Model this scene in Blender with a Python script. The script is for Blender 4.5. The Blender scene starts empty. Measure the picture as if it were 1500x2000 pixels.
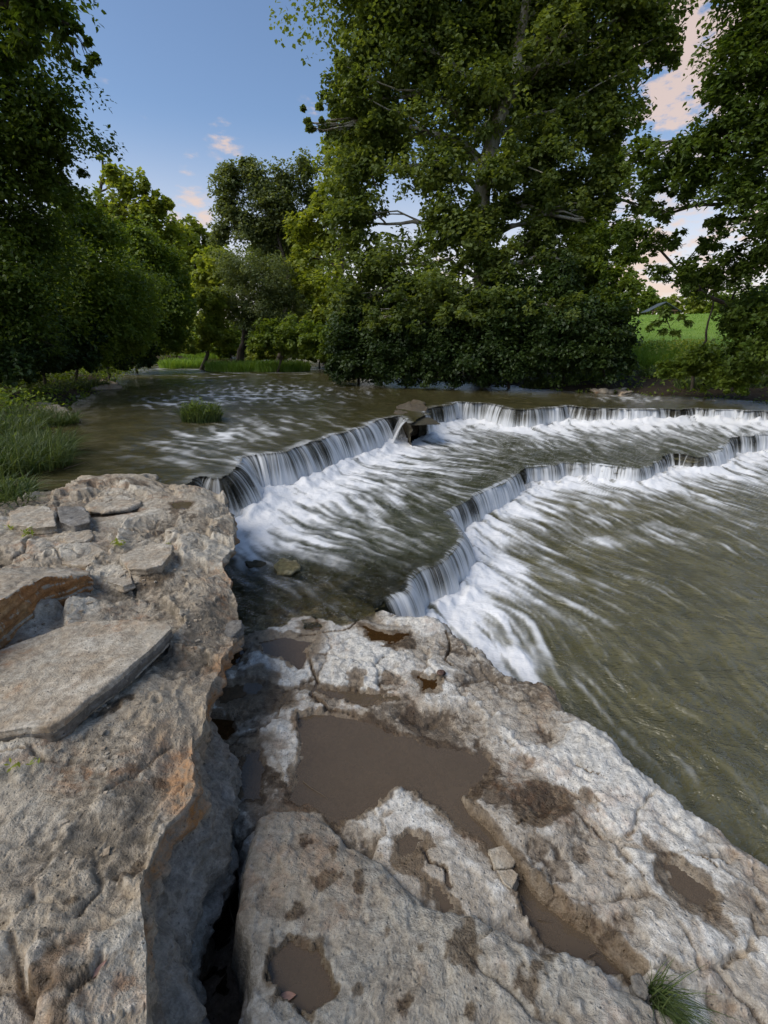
import bpy, bmesh, math, random
import numpy as np
from mathutils import Vector
R = math.radians
PI = math.pi
scn = bpy.context.scene
col = scn.collection
rng = np.random.default_rng(7)
random.seed(7)

# ------------------------------------------------------------------ camera
PITCH = R(19.7); FPX = 950.0; CH = 1.6
cam_d = bpy.data.cameras.new('camera'); cam = bpy.data.objects.new('camera', cam_d); col.objects.link(cam)
cam.location = (0, 0, CH); cam.rotation_euler = (PI/2 - PITCH, 0, 0)
cam_d.sensor_fit = 'VERTICAL'; cam_d.sensor_height = 36; cam_d.lens = 36*FPX/2000.0
cam_d.clip_start = 0.05; cam_d.clip_end = 3000
scn.camera = cam

# ------------------------------------------------------------------ world, sun, exposure
SUN_EL, SUN_AZ = R(46), R(-112)          # azimuth from +Y towards +X
world = bpy.data.worlds.new('World'); scn.world = world; world.use_nodes = True
wn, wl = world.node_tree.nodes, world.node_tree.links
wn.clear()
def N(nt, t, **kw):
    n = nt.nodes.new(t)
    for k, v in kw.items():
        if k.startswith('i_'):
            n.inputs[k[2:].replace('_', ' ')].default_value = v
        else: setattr(n, k, v)
    return n
wt = world.node_tree
def wmath(op, a, b=None, clamp=False):
    n = wt.nodes.new('ShaderNodeMath'); n.operation = op; n.use_clamp = clamp
    for i, v in enumerate((a, b)):
        if v is None: continue
        if isinstance(v, (int, float)): n.inputs[i].default_value = v
        else: wl.new(v, n.inputs[i])
    return n.outputs[0]
def px_dir(px, py):
    d = Vector((px-750, FPX*math.cos(PITCH)+(1000-py)*math.sin(PITCH), -FPX*math.sin(PITCH)+(1000-py)*math.cos(PITCH)))
    return d.normalized()
sky = N(wt, 'ShaderNodeTexSky', sky_type='NISHITA', sun_disc=False, sun_elevation=SUN_EL, sun_rotation=SUN_AZ,
        altitude=200, air_density=1.0, dust_density=1.2, ozone_density=3.0)
hsv = N(wt, 'ShaderNodeHueSaturation'); hsv.inputs['Saturation'].default_value = 1.0
wl.new(sky.outputs[0], hsv.inputs['Color'])
tc = wt.nodes.new('ShaderNodeTexCoord')
sep = wt.nodes.new('ShaderNodeSeparateXYZ'); wl.new(tc.outputs['Generated'], sep.inputs[0])
# evening blush low over the horizon, small sunset clouds
mp = wt.nodes.new('ShaderNodeMapping'); mp.inputs['Scale'].default_value = (1.0, 1.0, 2.4); wl.new(tc.outputs['Generated'], mp.inputs[0])
nz = N(wt, 'ShaderNodeTexNoise'); nz.inputs['Scale'].default_value = 24; nz.inputs['Detail'].default_value = 7; nz.inputs['Roughness'].default_value = 0.58
wl.new(mp.outputs[0], nz.inputs['Vector'])
blobs = [(208,160,.016,.35),(285,245,.014,.35),(440,275,.030,.6),(372,300,.016,.45),(368,340,.020,.45),(285,345,.02,.4),(380,415,.05,.6),
         (610,212,.026,.45),(1400,40,.13,1.4),(1345,150,.085,1.3),(1290,205,.05,1.1),(300,10,.02,.35),(1250,520,.16,.7),(900,560,.12,.5),(1460,470,.15,.6)]
acc = None
for (px, py, rad, w) in blobs:
    d = px_dir(px, py)
    vm = wt.nodes.new('ShaderNodeVectorMath'); vm.operation = 'DISTANCE'
    wl.new(tc.outputs['Generated'], vm.inputs[0]); vm.inputs[1].default_value = d
    v = wmath('MULTIPLY', wmath('SUBTRACT', 1.0, wmath('DIVIDE', vm.outputs['Value'], rad*1.6), True), w*1.3)
    acc = v if acc is None else wmath('MAXIMUM', acc, v)
nn = wmath('MULTIPLY', wmath('SUBTRACT', nz.outputs[0], 0.5), 6.0)
cm = wmath('MULTIPLY', wmath('ADD', acc, wmath('MULTIPLY', nn, wmath('MULTIPLY', acc, 1.2, True))), 1.0)
ramp = wt.nodes.new('ShaderNodeMapRange'); ramp.interpolation_type = 'SMOOTHSTEP'
wl.new(cm, ramp.inputs[0]); ramp.inputs[1].default_value = .30; ramp.inputs[2].default_value = 1.3; ramp.inputs[4].default_value = .75
cl = wt.nodes.new('ShaderNodeMix'); cl.data_type = 'RGBA'
wl.new(ramp.outputs[0], cl.inputs[0]); cl.inputs[7].default_value = (5.6, 4.2, 3.4, 1)
hz = wt.nodes.new('ShaderNodeMapRange'); wl.new(sep.outputs[2], hz.inputs[0]); hz.interpolation_type = 'SMOOTHSTEP'
hz.inputs[1].default_value = 0.34; hz.inputs[2].default_value = 0.0; hz.inputs[3].default_value = 0; hz.inputs[4].default_value = .8
bl = wt.nodes.new('ShaderNodeMix'); bl.data_type = 'RGBA'
wl.new(hz.outputs[0], bl.inputs[0]); wl.new(hsv.outputs[0], bl.inputs[6]); bl.inputs[7].default_value = (6.3, 5.6, 5.4, 1)
wl.new(bl.outputs[2], cl.inputs[6])
bg = wt.nodes.new('ShaderNodeBackground'); bg.inputs[1].default_value = 0.082
wl.new(cl.outputs[2], bg.inputs[0])
wo = wt.nodes.new('ShaderNodeOutputWorld'); wl.new(bg.outputs[0], wo.inputs[0])

sd = bpy.data.lights.new('sun', 'SUN'); sun = bpy.data.objects.new('sun', sd); col.objects.link(sun)
sd.energy = 1.4; sd.angle = R(48); sd.color = (1, .95, .86)
sv = Vector((math.sin(SUN_AZ)*math.cos(SUN_EL), math.cos(SUN_AZ)*math.cos(SUN_EL), math.sin(SUN_EL)))
sun.rotation_euler = sv.to_track_quat('Z', 'Y').to_euler()
scn.view_settings.view_transform = 'Standard'; scn.view_settings.look = 'None'
scn.view_settings.gamma = 1; scn.view_settings.exposure = 0.95
scn.render.engine = 'CYCLES'
scn.cycles.use_denoising = True
scn.cycles.max_bounces = 7; scn.cycles.diffuse_bounces = 3; scn.cycles.glossy_bounces = 3
scn.cycles.transparent_max_bounces = 12; scn.cycles.transmission_bounces = 3
scn.cycles.use_adaptive_sampling = True; scn.cycles.adaptive_threshold = 0.02
scn.cycles.caustics_reflective = False; scn.cycles.caustics_refractive = False

# ------------------------------------------------------------------ maths helpers
def G(px, py, z=0.0):
    """where the sight line of a photograph pixel meets the level z"""
    d = px_dir(px, py); t = (z-CH)/d.z
    return (d.x*t, d.y*t)
def GL(pts, z=0.0): return np.array([G(a, b, z) for a, b in pts])
def AT(px, py, D):
    """the point of that sight line at distance D ahead"""
    d = px_dir(px, py); t = D/d.y
    return np.array((d.x*t, D, CH+d.z*t))
def sstep(a, b, x):
    t = np.clip((x-a)/(b-a), 0, 1); return t*t*(3-2*t)
def h2(ix, iy, iz=0, seed=0):
    n = (ix.astype(np.int64)*374761393 + iy.astype(np.int64)*668265263 + np.asarray(iz).astype(np.int64)*2147483647 + seed*1274126177) & 0xffffffff
    n = ((n ^ (n >> 13))*1274126177) & 0xffffffff
    n = ((n ^ (n >> 16))*2246822519) & 0xffffffff
    return ((n ^ (n >> 15)) & 0xffffff)/float(0x1000000)
def noise2(x, y, seed=0):
    xi = np.floor(x); yi = np.floor(y); fx = x-xi; fy = y-yi
    u = fx*fx*fx*(fx*(fx*6-15)+10); v = fy*fy*fy*(fy*(fy*6-15)+10)
    def g(dx, dy):
        a = h2(xi+dx, yi+dy, 0, seed)*2*PI
        return np.cos(a)*(fx-dx)+np.sin(a)*(fy-dy)
    a = g(0,0); b = g(1,0); c = g(0,1); d = g(1,1)
    return ((a+(b-a)*u)*(1-v)+(c+(d-c)*u)*v)*1.4
def noise3(x, y, z, seed=0):
    xi = np.floor(x); yi = np.floor(y); zi = np.floor(z); fx = x-xi; fy = y-yi; fz = z-zi
    u = fx*fx*(3-2*fx); v = fy*fy*(3-2*fy); w = fz*fz*(3-2*fz)
    def g(dx, dy, dz): return h2(xi+dx, yi+dy, zi+dz, seed)*2-1
    def pl(dz):
        a = g(0,0,dz); b = g(1,0,dz); c = g(0,1,dz); d = g(1,1,dz)
        return (a+(b-a)*u)*(1-v)+(c+(d-c)*u)*v
    p = pl(0); q = pl(1)
    return p+(q-p)*w
def fbm(x, y, f, o=4, seed=0, gain=.5):
    s = 0; a = 1; t = 0
    for i in range(o):
        s = s+a*noise2(x*f+i*17.3, y*f-i*9.1, seed+i); t += a; a *= gain; f *= 2.03
    return s/t
def fbm3(x, y, z, f, o=3, seed=0):
    s = 0; a = 1; t = 0
    for i in range(o):
        s = s+a*noise3(x*f+i*7.3, y*f, z*f, seed+i); t += a; a *= .5; f *= 2.03
    return s/t
def voro(x, y, f, seed=0):
    x = x*f; y = y*f; xi = np.floor(x); yi = np.floor(y)
    F1 = np.full(x.shape, 9.); F2 = F1.copy(); ID = np.zeros(x.shape); cx = F1.copy(); cy = F1.copy()
    for dx in (-1,0,1):
        for dy in (-1,0,1):
            a = xi+dx+h2(xi+dx, yi+dy, 0, seed+11); b = yi+dy+h2(xi+dx, yi+dy, 0, seed+23)
            d = np.hypot(a-x, b-y); m = d < F1
            F2 = np.where(m, F1, np.minimum(F2, d))
            ID = np.where(m, h2(xi+dx, yi+dy, 0, seed+31), ID); cx = np.where(m, a, cx); cy = np.where(m, b, cy)
            F1 = np.where(m, d, F1)
    return F1, F2, ID, x-cx, y-cy
def seg_dist(x, y, P, closed=False):
    """distance, and position along, of a polyline"""
    best = np.full(x.shape, 1e9); along = np.zeros(x.shape); L = 0
    Q = list(P)+([P[0]] if closed else [])
    for a, b in zip(Q[:-1], Q[1:]):
        dx, dy = b[0]-a[0], b[1]-a[1]; l2 = dx*dx+dy*dy+1e-12; l = math.sqrt(l2)
        t = np.clip(((x-a[0])*dx+(y-a[1])*dy)/l2, 0, 1)
        d = np.hypot(x-a[0]-t*dx, y-a[1]-t*dy); m = d < best
        best = np.where(m, d, best); along = np.where(m, L+t*l, along); L += l
    return best, along
def sdf(x, y, P):
    """signed distance to a polygon, negative inside"""
    d, _ = seg_dist(x, y, P, True)
    ins = np.zeros(x.shape, bool); n = len(P)
    for i in range(n):
        x0, y0 = P[i]; x1, y1 = P[(i+1) % n]
        if y0 == y1: continue
        c = ((y0 > y) != (y1 > y)) & (x < (x1-x0)*(y-y0)/(y1-y0)+x0)
        ins ^= c
    return np.where(ins, -d, d)

# ------------------------------------------------------------------ object helpers
def tag(o, label=None, cat=None, group=None, kind=None):
    if label: o['label'] = label
    if cat: o['category'] = cat
    if group: o['group'] = group
    if kind: o['kind'] = kind
    return o
def empty(name, loc, label, cat, group=None):
    o = bpy.data.objects.new(name, None); col.objects.link(o); o.location = loc; o.empty_display_size = .2
    return tag(o, label, cat, group)
def mesh_np(name, V, F, mat, attrs=None, smooth=True, parent=None, origin=None):
    V = np.asarray(V, dtype=np.float32).reshape(-1, 3); F = np.asarray(F, dtype=np.int32)
    if origin is not None: V = V-np.asarray(origin, dtype=np.float32)
    k = F.shape[1]
    me = bpy.data.meshes.new(name)
    me.vertices.add(len(V)); me.vertices.foreach_set('co', V.ravel())
    me.loops.add(F.size); me.loops.foreach_set('vertex_index', F.ravel())
    me.polygons.add(len(F)); me.polygons.foreach_set('loop_start', np.arange(0, F.size, k, dtype=np.int32))
    me.update(calc_edges=True)
    me.polygons.foreach_set('use_smooth', np.full(len(F), smooth, dtype=bool))
    for an, av in (attrs or {}).items():
        a = me.attributes.new(an, 'FLOAT', 'POINT'); a.data.foreach_set('value', np.asarray(av, dtype=np.float32).ravel())
    me.materials.append(mat)
    o = bpy.data.objects.new(name, me); col.objects.link(o)
    if parent is not None: o.parent = parent
    elif origin is not None: o.location = origin
    return o
def grid_faces(nr, nc, keep=None):
    i = np.arange(nr-1)[:, None]*nc+np.arange(nc-1)[None, :]
    F = np.stack([i, i+1, i+nc+1, i+nc], -1).reshape(-1, 4)
    if keep is not None:
        k = keep.reshape(nr, nc); q = (k[:-1, :-1] | k[:-1, 1:] | k[1:, 1:] | k[1:, :-1]).ravel(); F = F[q]
    return F
def compact(V, F, attrs):
    used = np.zeros(len(V), bool); used[F.ravel()] = True
    m = np.cumsum(used)-1
    return V[used], m[F], {k: np.asarray(v).ravel()[used] for k, v in (attrs or {}).items()}
def field(name, X, Y, Z, keep, mat, attrs=None, parent=None, origin=None):
    nr, nc = X.shape
    V = np.stack([X, Y, Z], -1).reshape(-1, 3); F = grid_faces(nr, nc, keep)
    V, F, A = compact(V, F, attrs)
    return mesh_np(name, V, F, mat, A, True, parent, origin)
def fan_grid(y0, y1, k, off, u0, u1, nu, xs=1.8):
    ys = []; y = y0
    while y < y1: ys.append(y); y += k*(y+off)
    ys = np.array(ys); u = np.linspace(u0, u1, nu)
    return u[None, :]*(ys[:, None]+xs), np.repeat(ys[:, None], nu, 1)
def resample(P, step):
    P = np.asarray(P, float); d = np.r_[0, np.cumsum(np.hypot(*np.diff(P[:, :2], axis=0).T))]
    n = max(2, int(d[-1]/step)); s = np.linspace(0, d[-1], n)
    return np.stack([np.interp(s, d, P[:, i]) for i in range(P.shape[1])], -1), s
def smooth1(a, n):
    k = np.ones(n)/n; p = np.pad(a, ((n, n), (0, 0)), mode='edge')
    return np.stack([np.convolve(p[:, i], k, 'same')[n:-n] for i in range(a.shape[1])], -1)

# ------------------------------------------------------------------ materials
class NT:
    def __init__(s, name):
        s.m = bpy.data.materials.new(name); s.m.use_nodes = True; s.t = s.m.node_tree; s.t.nodes.clear()
        s.out = s.t.nodes.new('ShaderNodeOutputMaterial'); s.tc = s.t.nodes.new('ShaderNodeTexCoord').outputs['Object']
    def l(s, a, b): s.t.links.new(a, b)
    def put(s, sock, v):
        if v is None: return
        if hasattr(v, 'is_output') or isinstance(v, bpy.types.NodeSocket): s.l(v, sock)
        else:
            if isinstance(v, tuple) and len(v) == 3 and sock.type == 'RGBA': v = v+(1,)
            sock.default_value = v
    def math(s, op, a, b=None, clamp=False):
        n = s.t.nodes.new('ShaderNodeMath'); n.operation = op; n.use_clamp = clamp
        s.put(n.inputs[0], a); s.put(n.inputs[1], b); return n.outputs[0]
    def noise(s, scale, detail=4, rough=.55, vec=None, stretch=None, dist=0):
        n = s.t.nodes.new('ShaderNodeTexNoise'); n.inputs['Scale'].default_value = scale; n.inputs['Detail'].default_value = detail
        n.inputs['Roughness'].default_value = rough; n.inputs['Distortion'].default_value = dist
        v = vec or s.tc
        if stretch:
            m = s.t.nodes.new('ShaderNodeMapping'); m.inputs['Scale'].default_value = stretch; s.l(v, m.inputs[0]); v = m.outputs[0]
        s.l(v, n.inputs['Vector']); return n.outputs[0]
    def voro(s, scale, feature='F1', vec=None):
        n = s.t.nodes.new('ShaderNodeTexVoronoi'); n.feature = feature; n.inputs['Scale'].default_value = scale
        s.l(vec or s.tc, n.inputs['Vector']); return n.outputs[0]
    def ramp(s, v, a, b, lo=0., hi=1.):
        n = s.t.nodes.new('ShaderNodeMapRange'); n.interpolation_type = 'SMOOTHSTEP'
        s.put(n.inputs[0], v); n.inputs[1].default_value = a; n.inputs[2].default_value = b
        n.inputs[3].default_value = lo; n.inputs[4].default_value = hi; return n.outputs[0]
    def mix(s, f, a, b, mode='MIX'):
        n = s.t.nodes.new('ShaderNodeMix'); n.data_type = 'RGBA'; n.blend_type = mode
        s.put(n.inputs[0], f); s.put(n.inputs[6], a); s.put(n.inputs[7], b); return n.outputs[2]
    def attr(s, name):
        n = s.t.nodes.new('ShaderNodeAttribute'); n.attribute_name = name; return n.outputs['Fac']
    def bump(s, h, strength, dist, normal=None):
        n = s.t.nodes.new('ShaderNodeBump'); n.inputs['Strength'].default_value = strength; n.inputs['Distance'].default_value = dist
        s.put(n.inputs['Height'], h)
        if normal is not None: s.l(normal, n.inputs['Normal'])
        return n.outputs[0]
    def bsdf(s, color, rough=.8, normal=None, spec=.5, **kw):
        n = s.t.nodes.new('ShaderNodeBsdfPrincipled'); s.put(n.inputs['Base Color'], color); s.put(n.inputs['Roughness'], rough)
        s.put(n.inputs['Specular IOR Level'], spec)
        if normal is not None: s.l(normal, n.inputs['Normal'])
        for k, v in kw.items(): s.put(n.inputs[k.replace('_', ' ')], v)
        return n.outputs[0]
    def mixs(s, f, a, b):
        n = s.t.nodes.new('ShaderNodeMixShader'); s.put(n.inputs[0], f); s.l(a, n.inputs[1]); s.l(b, n.inputs[2]); return n.outputs[0]
    def done(s, sh): s.l(sh, s.out.inputs[0]); return s.m

def rock_mat(name, light, mid, brown, dark, stain=(.30, .13, .04), stain_amt=.5, bleach=.5, wetcol=.42, bumpk=1.0, use_attr=True):
    m = NT(name)
    a = m.noise(1.7, 6, .6, dist=.4); b = m.noise(9, 6, .65, dist=.6); c = m.noise(38, 5, .7); d = m.noise(150, 3, .7)
    rel = m.attr('rel') if use_attr else m.noise(5, 5, .6)
    wet = m.attr('wet') if use_attr else 0.0
    base = m.mix(m.ramp(m.math('ADD', m.math('MULTIPLY', a, .5), m.math('MULTIPLY', b, .5)), .38, .62), mid, brown)
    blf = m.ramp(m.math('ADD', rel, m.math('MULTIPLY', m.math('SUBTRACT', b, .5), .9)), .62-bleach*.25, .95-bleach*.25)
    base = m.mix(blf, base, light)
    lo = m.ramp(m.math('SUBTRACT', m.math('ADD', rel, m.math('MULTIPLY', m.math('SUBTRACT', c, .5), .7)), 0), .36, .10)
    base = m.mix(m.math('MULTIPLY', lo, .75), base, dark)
    st = m.math('MULTIPLY', m.ramp(m.noise(2.3, 5, .62, dist=.8), .50, .66), m.ramp(m.noise(17, 5, .7), .42, .62))
    base = m.mix(m.math('MULTIPLY', st, stain_amt), base, stain)
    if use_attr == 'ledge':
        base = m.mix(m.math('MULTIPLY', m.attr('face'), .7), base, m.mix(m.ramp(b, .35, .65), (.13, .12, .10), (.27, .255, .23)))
        base = m.mix(m.math('MULTIPLY', m.ramp(m.attr('rust'), .1, .8), m.ramp(c, .3, .6)), base, (.36, .17, .055))
    gr = m.ramp(m.noise(6.5, 5, .7, stretch=(1, 1, 2)), .53, .68)
    base = m.mix(m.math('MULTIPLY', gr, .35), base, dark)
    base = m.mix(1.0, base, m.mix(m.ramp(c, .3, .7), (.70, .68, .66), (1.26, 1.25, 1.24)), 'MULTIPLY')
    base = m.mix(1.0, base, m.mix(m.ramp(d, .3, .7), (.88, .87, .86), (1.10, 1.10, 1.10)), 'MULTIPLY')
    vs = m.voro(55)
    base = m.mix(m.math('MULTIPLY', m.ramp(vs, .2, .05), m.ramp(b, .5, .62)), base, (.03, .025, .02))
    fl = m.ramp(m.voro(230), .13, .05)
    base = m.mix(m.math('MULTIPLY', fl, m.ramp(c, .52, .6)), base, (.62, .61, .58))
    wv = m.ramp(wet, .25, .75) if use_attr else 0.0
    base = m.mix(wv, base, m.mix(1.0, base, (wetcol*1.02, wetcol*.86, wetcol*.68), 'MULTIPLY'))
    h = m.math('ADD', m.math('MULTIPLY', c, .5), m.math('ADD', m.math('MULTIPLY', d, .14), m.math('MULTIPLY', b, .55)))
    h = m.math('ADD', h, m.math('MULTIPLY', m.ramp(vs, 0, .3), .16))
    nrm = m.bump(h, .95*bumpk, .028)
    ro = m.math('SUBTRACT', .88, m.math('MULTIPLY', wv, .5))
    return m.done(m.bsdf(base, ro, nrm, .35))

M = {}
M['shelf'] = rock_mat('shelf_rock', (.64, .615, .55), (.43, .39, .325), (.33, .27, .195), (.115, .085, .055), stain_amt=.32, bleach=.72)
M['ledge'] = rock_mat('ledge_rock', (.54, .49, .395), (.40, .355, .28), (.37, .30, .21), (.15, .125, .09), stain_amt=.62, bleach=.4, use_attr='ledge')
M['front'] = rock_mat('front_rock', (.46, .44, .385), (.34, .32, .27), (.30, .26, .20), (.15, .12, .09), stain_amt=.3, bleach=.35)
M['slab'] = rock_mat('slab_rock', (.50, .455, .37), (.38, .34, .27), (.36, .275, .18), (.15, .12, .085), stain_amt=.85, bleach=.5, use_attr=False, bumpk=.6)
M['rust'] = rock_mat('rust_rock', (.42, .27, .13), (.42, .21, .08), (.30, .15, .06), (.10, .08, .06), stain=(.42, .17, .03), stain_amt=.9, use_attr=False, bumpk=.6)
M['grey'] = rock_mat('grey_rock', (.26, .25, .23), (.19, .18, .16), (.16, .14, .11), (.10, .085, .07), stain_amt=.25, use_attr=False, bumpk=.6)
M['wetrock'] = rock_mat('wet_rock', (.10, .09, .055), (.06, .055, .035), (.07, .055, .03), (.02, .018, .012), stain=(.05,.06,.02), stain_amt=.5, use_attr=False)
M['bed'] = rock_mat('mossy_bed_rock', (.26, .24, .15), (.15, .14, .07), (.17, .13, .06), (.04, .038, .022), stain=(.08,.10,.03), stain_amt=.6, use_attr=False)
M['fallrock'] = rock_mat('fall_rock_stone', (.17, .15, .11), (.11, .095, .065), (.12, .085, .05), (.035, .03, .02), stain=(.07,.08,.02), stain_amt=.5, use_attr=False)
M['mud'] = rock_mat('dark_mud', (.20, .15, .11), (.13, .095, .065), (.14, .085, .045), (.015, .012, .01), stain_amt=.1, use_attr=False)

def water_mat(name, deep, shallow, rough=.1, ior=1.33, *, alpha=1.0, rip=1.0, ripscale=5., foamcol=(.84, .83, .81), stretch=(1, 1, 1)):
    m = NT(name)
    foam_sheen = m.attr('foam_sheen'); st = m.attr('streak'); clear = m.attr('clear')
    body = m.mix(m.ramp(m.math('ADD', m.math('MULTIPLY', m.noise(2.2, 5, .6, stretch=(.7, 1.3, 1), dist=.8), .7), m.math('MULTIPLY', st, .3)), .35, .65), deep, shallow)
    n1 = m.noise(ripscale, 5, .6, stretch=stretch, dist=.5); n2 = m.noise(ripscale*3.2, 3, .6, stretch=stretch)
    h = m.math('ADD', m.math('MULTIPLY', n1, .9*rip), m.math('ADD', m.math('MULTIPLY', n2, .22*rip), m.math('MULTIPLY', st, .10)))
    nrm = m.bump(h, .9, .07)
    dif = m.bsdf(body, rough, nrm, .5, IOR=ior)
    tr = m.t.nodes.new('ShaderNodeBsdfTransparent'); tr.inputs[0].default_value = (.75, .72, .55, 1)
    gl = m.t.nodes.new('ShaderNodeBsdfGlossy'); gl.inputs['Roughness'].default_value = rough; m.l(nrm, gl.inputs['Normal'])
    fr = m.t.nodes.new('ShaderNodeFresnel'); fr.inputs[0].default_value = 1.33; m.l(nrm, fr.inputs['Normal'])
    see = m.mixs(fr.outputs[0], tr.outputs[0], gl.outputs[0])
    w = m.mixs(m.math('MULTIPLY', clear, 1-alpha if alpha < 1 else 0.0, True), dif, see)
    ff = m.ramp(m.math('MULTIPLY', foam_sheen, m.math('ADD', .55, m.math('MULTIPLY', st, .9))), .06, .80, 0, .97)
    fd = m.bsdf(m.mix(m.ramp(foam_sheen, .1, 1.0), (.56, .56, .54), foamcol), .75, m.bump(h, .35, .05), .15)
    return m.done(m.mixs(ff, w, fd))
M['upper'] = water_mat('river_water', (.055, .047, .018), (.080, .068, .028), .20, 1.5, alpha=1., rip=1.1, ripscale=3.6, stretch=(.55, 1.3, 1))
M['middle'] = water_mat('shallow_water', (.060, .062, .030), (.085, .084, .042), .10, 1.55, alpha=.15, rip=1.7, ripscale=5.)
M['pool'] = water_mat('pool_water', (.078, .070, .028), (.135, .120, .054), .09, 1.6, alpha=1., rip=1.7, ripscale=5., stretch=(.8, 1.2, 1))

def puddle_mat(name, c, amt, rough=.03):
    m = NT(name)
    dif = m.t.nodes.new('ShaderNodeBsdfDiffuse'); m.put(dif.inputs[0], m.mix(m.noise(7, 5, .6), c, tuple(v*1.35 for v in c)))
    tr = m.t.nodes.new('ShaderNodeBsdfTransparent'); tr.inputs[0].default_value = (.72, .58, .42, 1)
    body = m.mixs(amt, tr.outputs[0], dif.outputs[0])
    gl = m.t.nodes.new('ShaderNodeBsdfGlossy'); gl.inputs['Roughness'].default_value = rough
    nb = m.bump(m.noise(9, 2), .12, .01); m.l(nb, gl.inputs['Normal'])
    fr = m.t.nodes.new('ShaderNodeFresnel'); fr.inputs[0].default_value = 1.4
    return m.done(m.mixs(fr.outputs[0], body, gl.outputs[0]))
M['puddle'] = puddle_mat('puddle_water', (.125, .092, .060), .66)
M['brownpuddle'] = puddle_mat('brown_puddle_water', (.055, .026, .009), .6)
M['darkpuddle'] = puddle_mat('dark_puddle_water', (.012, .010, .008), .6, .02)

def fall_mat():
    m = NT('falling_water')
    uvn = m.t.nodes.new('ShaderNodeAttribute'); uvn.attribute_name = 'st'; v = uvn.outputs['Vector']
    dens = m.attr('dens')
    n1 = m.noise(1, 3, .6, vec=v, stretch=(34, .35, 1)); n2 = m.noise(1, 3, .6, vec=v, stretch=(120, .6, 1))
    f = m.math('ADD', dens, m.math('ADD', m.math('MULTIPLY', m.math('SUBTRACT', n1, .5), 1.3), m.math('MULTIPLY', m.math('SUBTRACT', n2, .5), .9)))
    fac = m.ramp(f, .02, .85, 0.0, .97)
    c = m.mix(m.ramp(f, .15, 1.1), (.30, .30, .27), (.86, .87, .87))
    nrm = m.bump(m.math('ADD', n1, m.math('MULTIPLY', n2, .5)), .5, .02)
    dif = m.bsdf(c, .45, nrm, .4)
    tl = m.t.nodes.new('ShaderNodeBsdfTranslucent'); tl.inputs[0].default_value = (.7, .72, .72, 1)
    tr = m.t.nodes.new('ShaderNodeBsdfTransparent')
    return m.done(m.mixs(fac, tr.outputs[0], m.mixs(.25, dif, tl.outputs[0])))
M['fall'] = fall_mat()

def leaf_mat(name, c0, c1, trans=.35, tc=None, rough=.5):
    m = NT(name)
    t = m.attr('tint')
    c = m.mix(m.ramp(t, 0, 1), c0, c1)
    p = m.bsdf(c, rough, None, .35)
    tl = m.t.nodes.new('ShaderNodeBsdfTranslucent'); m.put(tl.inputs[0], m.mix(m.ramp(t, 0, 1), tuple(min(1, v*k) for v, k in zip(c0, (1.6, 1.5, .6))), tuple(min(1, v*k) for v, k in zip(c1, (1.6, 1.5, .6)))))
    return m.done(m.mixs(trans, p, tl.outputs[0]))
M['leaf_dark'] = leaf_mat('dark_leaf', (.052, .094, .012), (.125, .175, .026), .45)
M['leaf_mid'] = leaf_mat('mid_leaf', (.095, .150, .018), (.20, .26, .040), .48)
M['leaf_light'] = leaf_mat('light_leaf', (.17, .22, .025), (.32, .36, .065), .5)
M['leaf_grey'] = leaf_mat('grey_leaf', (.11, .145, .05), (.20, .235, .10), .45)
M['grass'] = leaf_mat('grass_blade', (.035, .065, .014), (.13, .165, .055), .3)
M['grassdry'] = leaf_mat('dry_blade', (.10, .10, .045), (.30, .27, .15), .25)
M['leaf_shaded'] = leaf_mat('shaded_leaf', (.022, .045, .010), (.060, .095, .018), .3)  # shade of the thicket put into a darker leaf colour
M['leaf_syc'] = leaf_mat('sycamore_leaf', (.085, .125, .026), (.19, .235, .058), .48)
def bark_mat(name, a, b, sc=6):
    m = NT(name)
    n = m.noise(sc, 5, .6, stretch=(1, 1, .3))
    return m.done(m.bsdf(m.mix(m.ramp(n, .4, .6), a, b), .85, m.bump(n, .6, .03), .2))
M['bark'] = bark_mat('dark_bark', (.045, .035, .025), (.09, .075, .055))
M['pale_bark'] = bark_mat('pale_bark', (.42, .40, .34), (.20, .17, .12), 5)
M['twig'] = bark_mat('dead_twig', (.09, .065, .045), (.16, .12, .08), 20)
def ground_mat():
    m = NT('bank_ground')
    n = m.noise(2.2, 6, .65); n2 = m.noise(22, 5, .7)
    g = m.attr('grassy')
    dirt = m.mix(n, (.035, .026, .016), (.075, .055, .035))
    gr = m.mix(m.ramp(m.noise(.35, 5, .6), .35, .65), (.16, .27, .035), (.22, .33, .055))
    gr = m.mix(m.ramp(n2, .35, .7), gr, m.mix(1., gr, (.7, .72, .7), 'MULTIPLY'))
    return m.done(m.bsdf(m.mix(m.ramp(m.math('ADD', g, m.math('MULTIPLY', m.math('SUBTRACT', n, .5), .5)), .35, .65), dirt, gr), .9, m.bump(n2, .7, .05), .1))
M['ground'] = ground_mat()
def plain(name, c, rough=.7, sc=12, var=.25, bump=.3):
    m = NT(name); n = m.noise(sc, 5, .6)
    return m.done(m.bsdf(m.mix(m.ramp(n, .3, .7), tuple(v*(1-var) for v in c), tuple(v*(1+var) for v in c)), rough, m.bump(n, bump, .01), .3))

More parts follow.
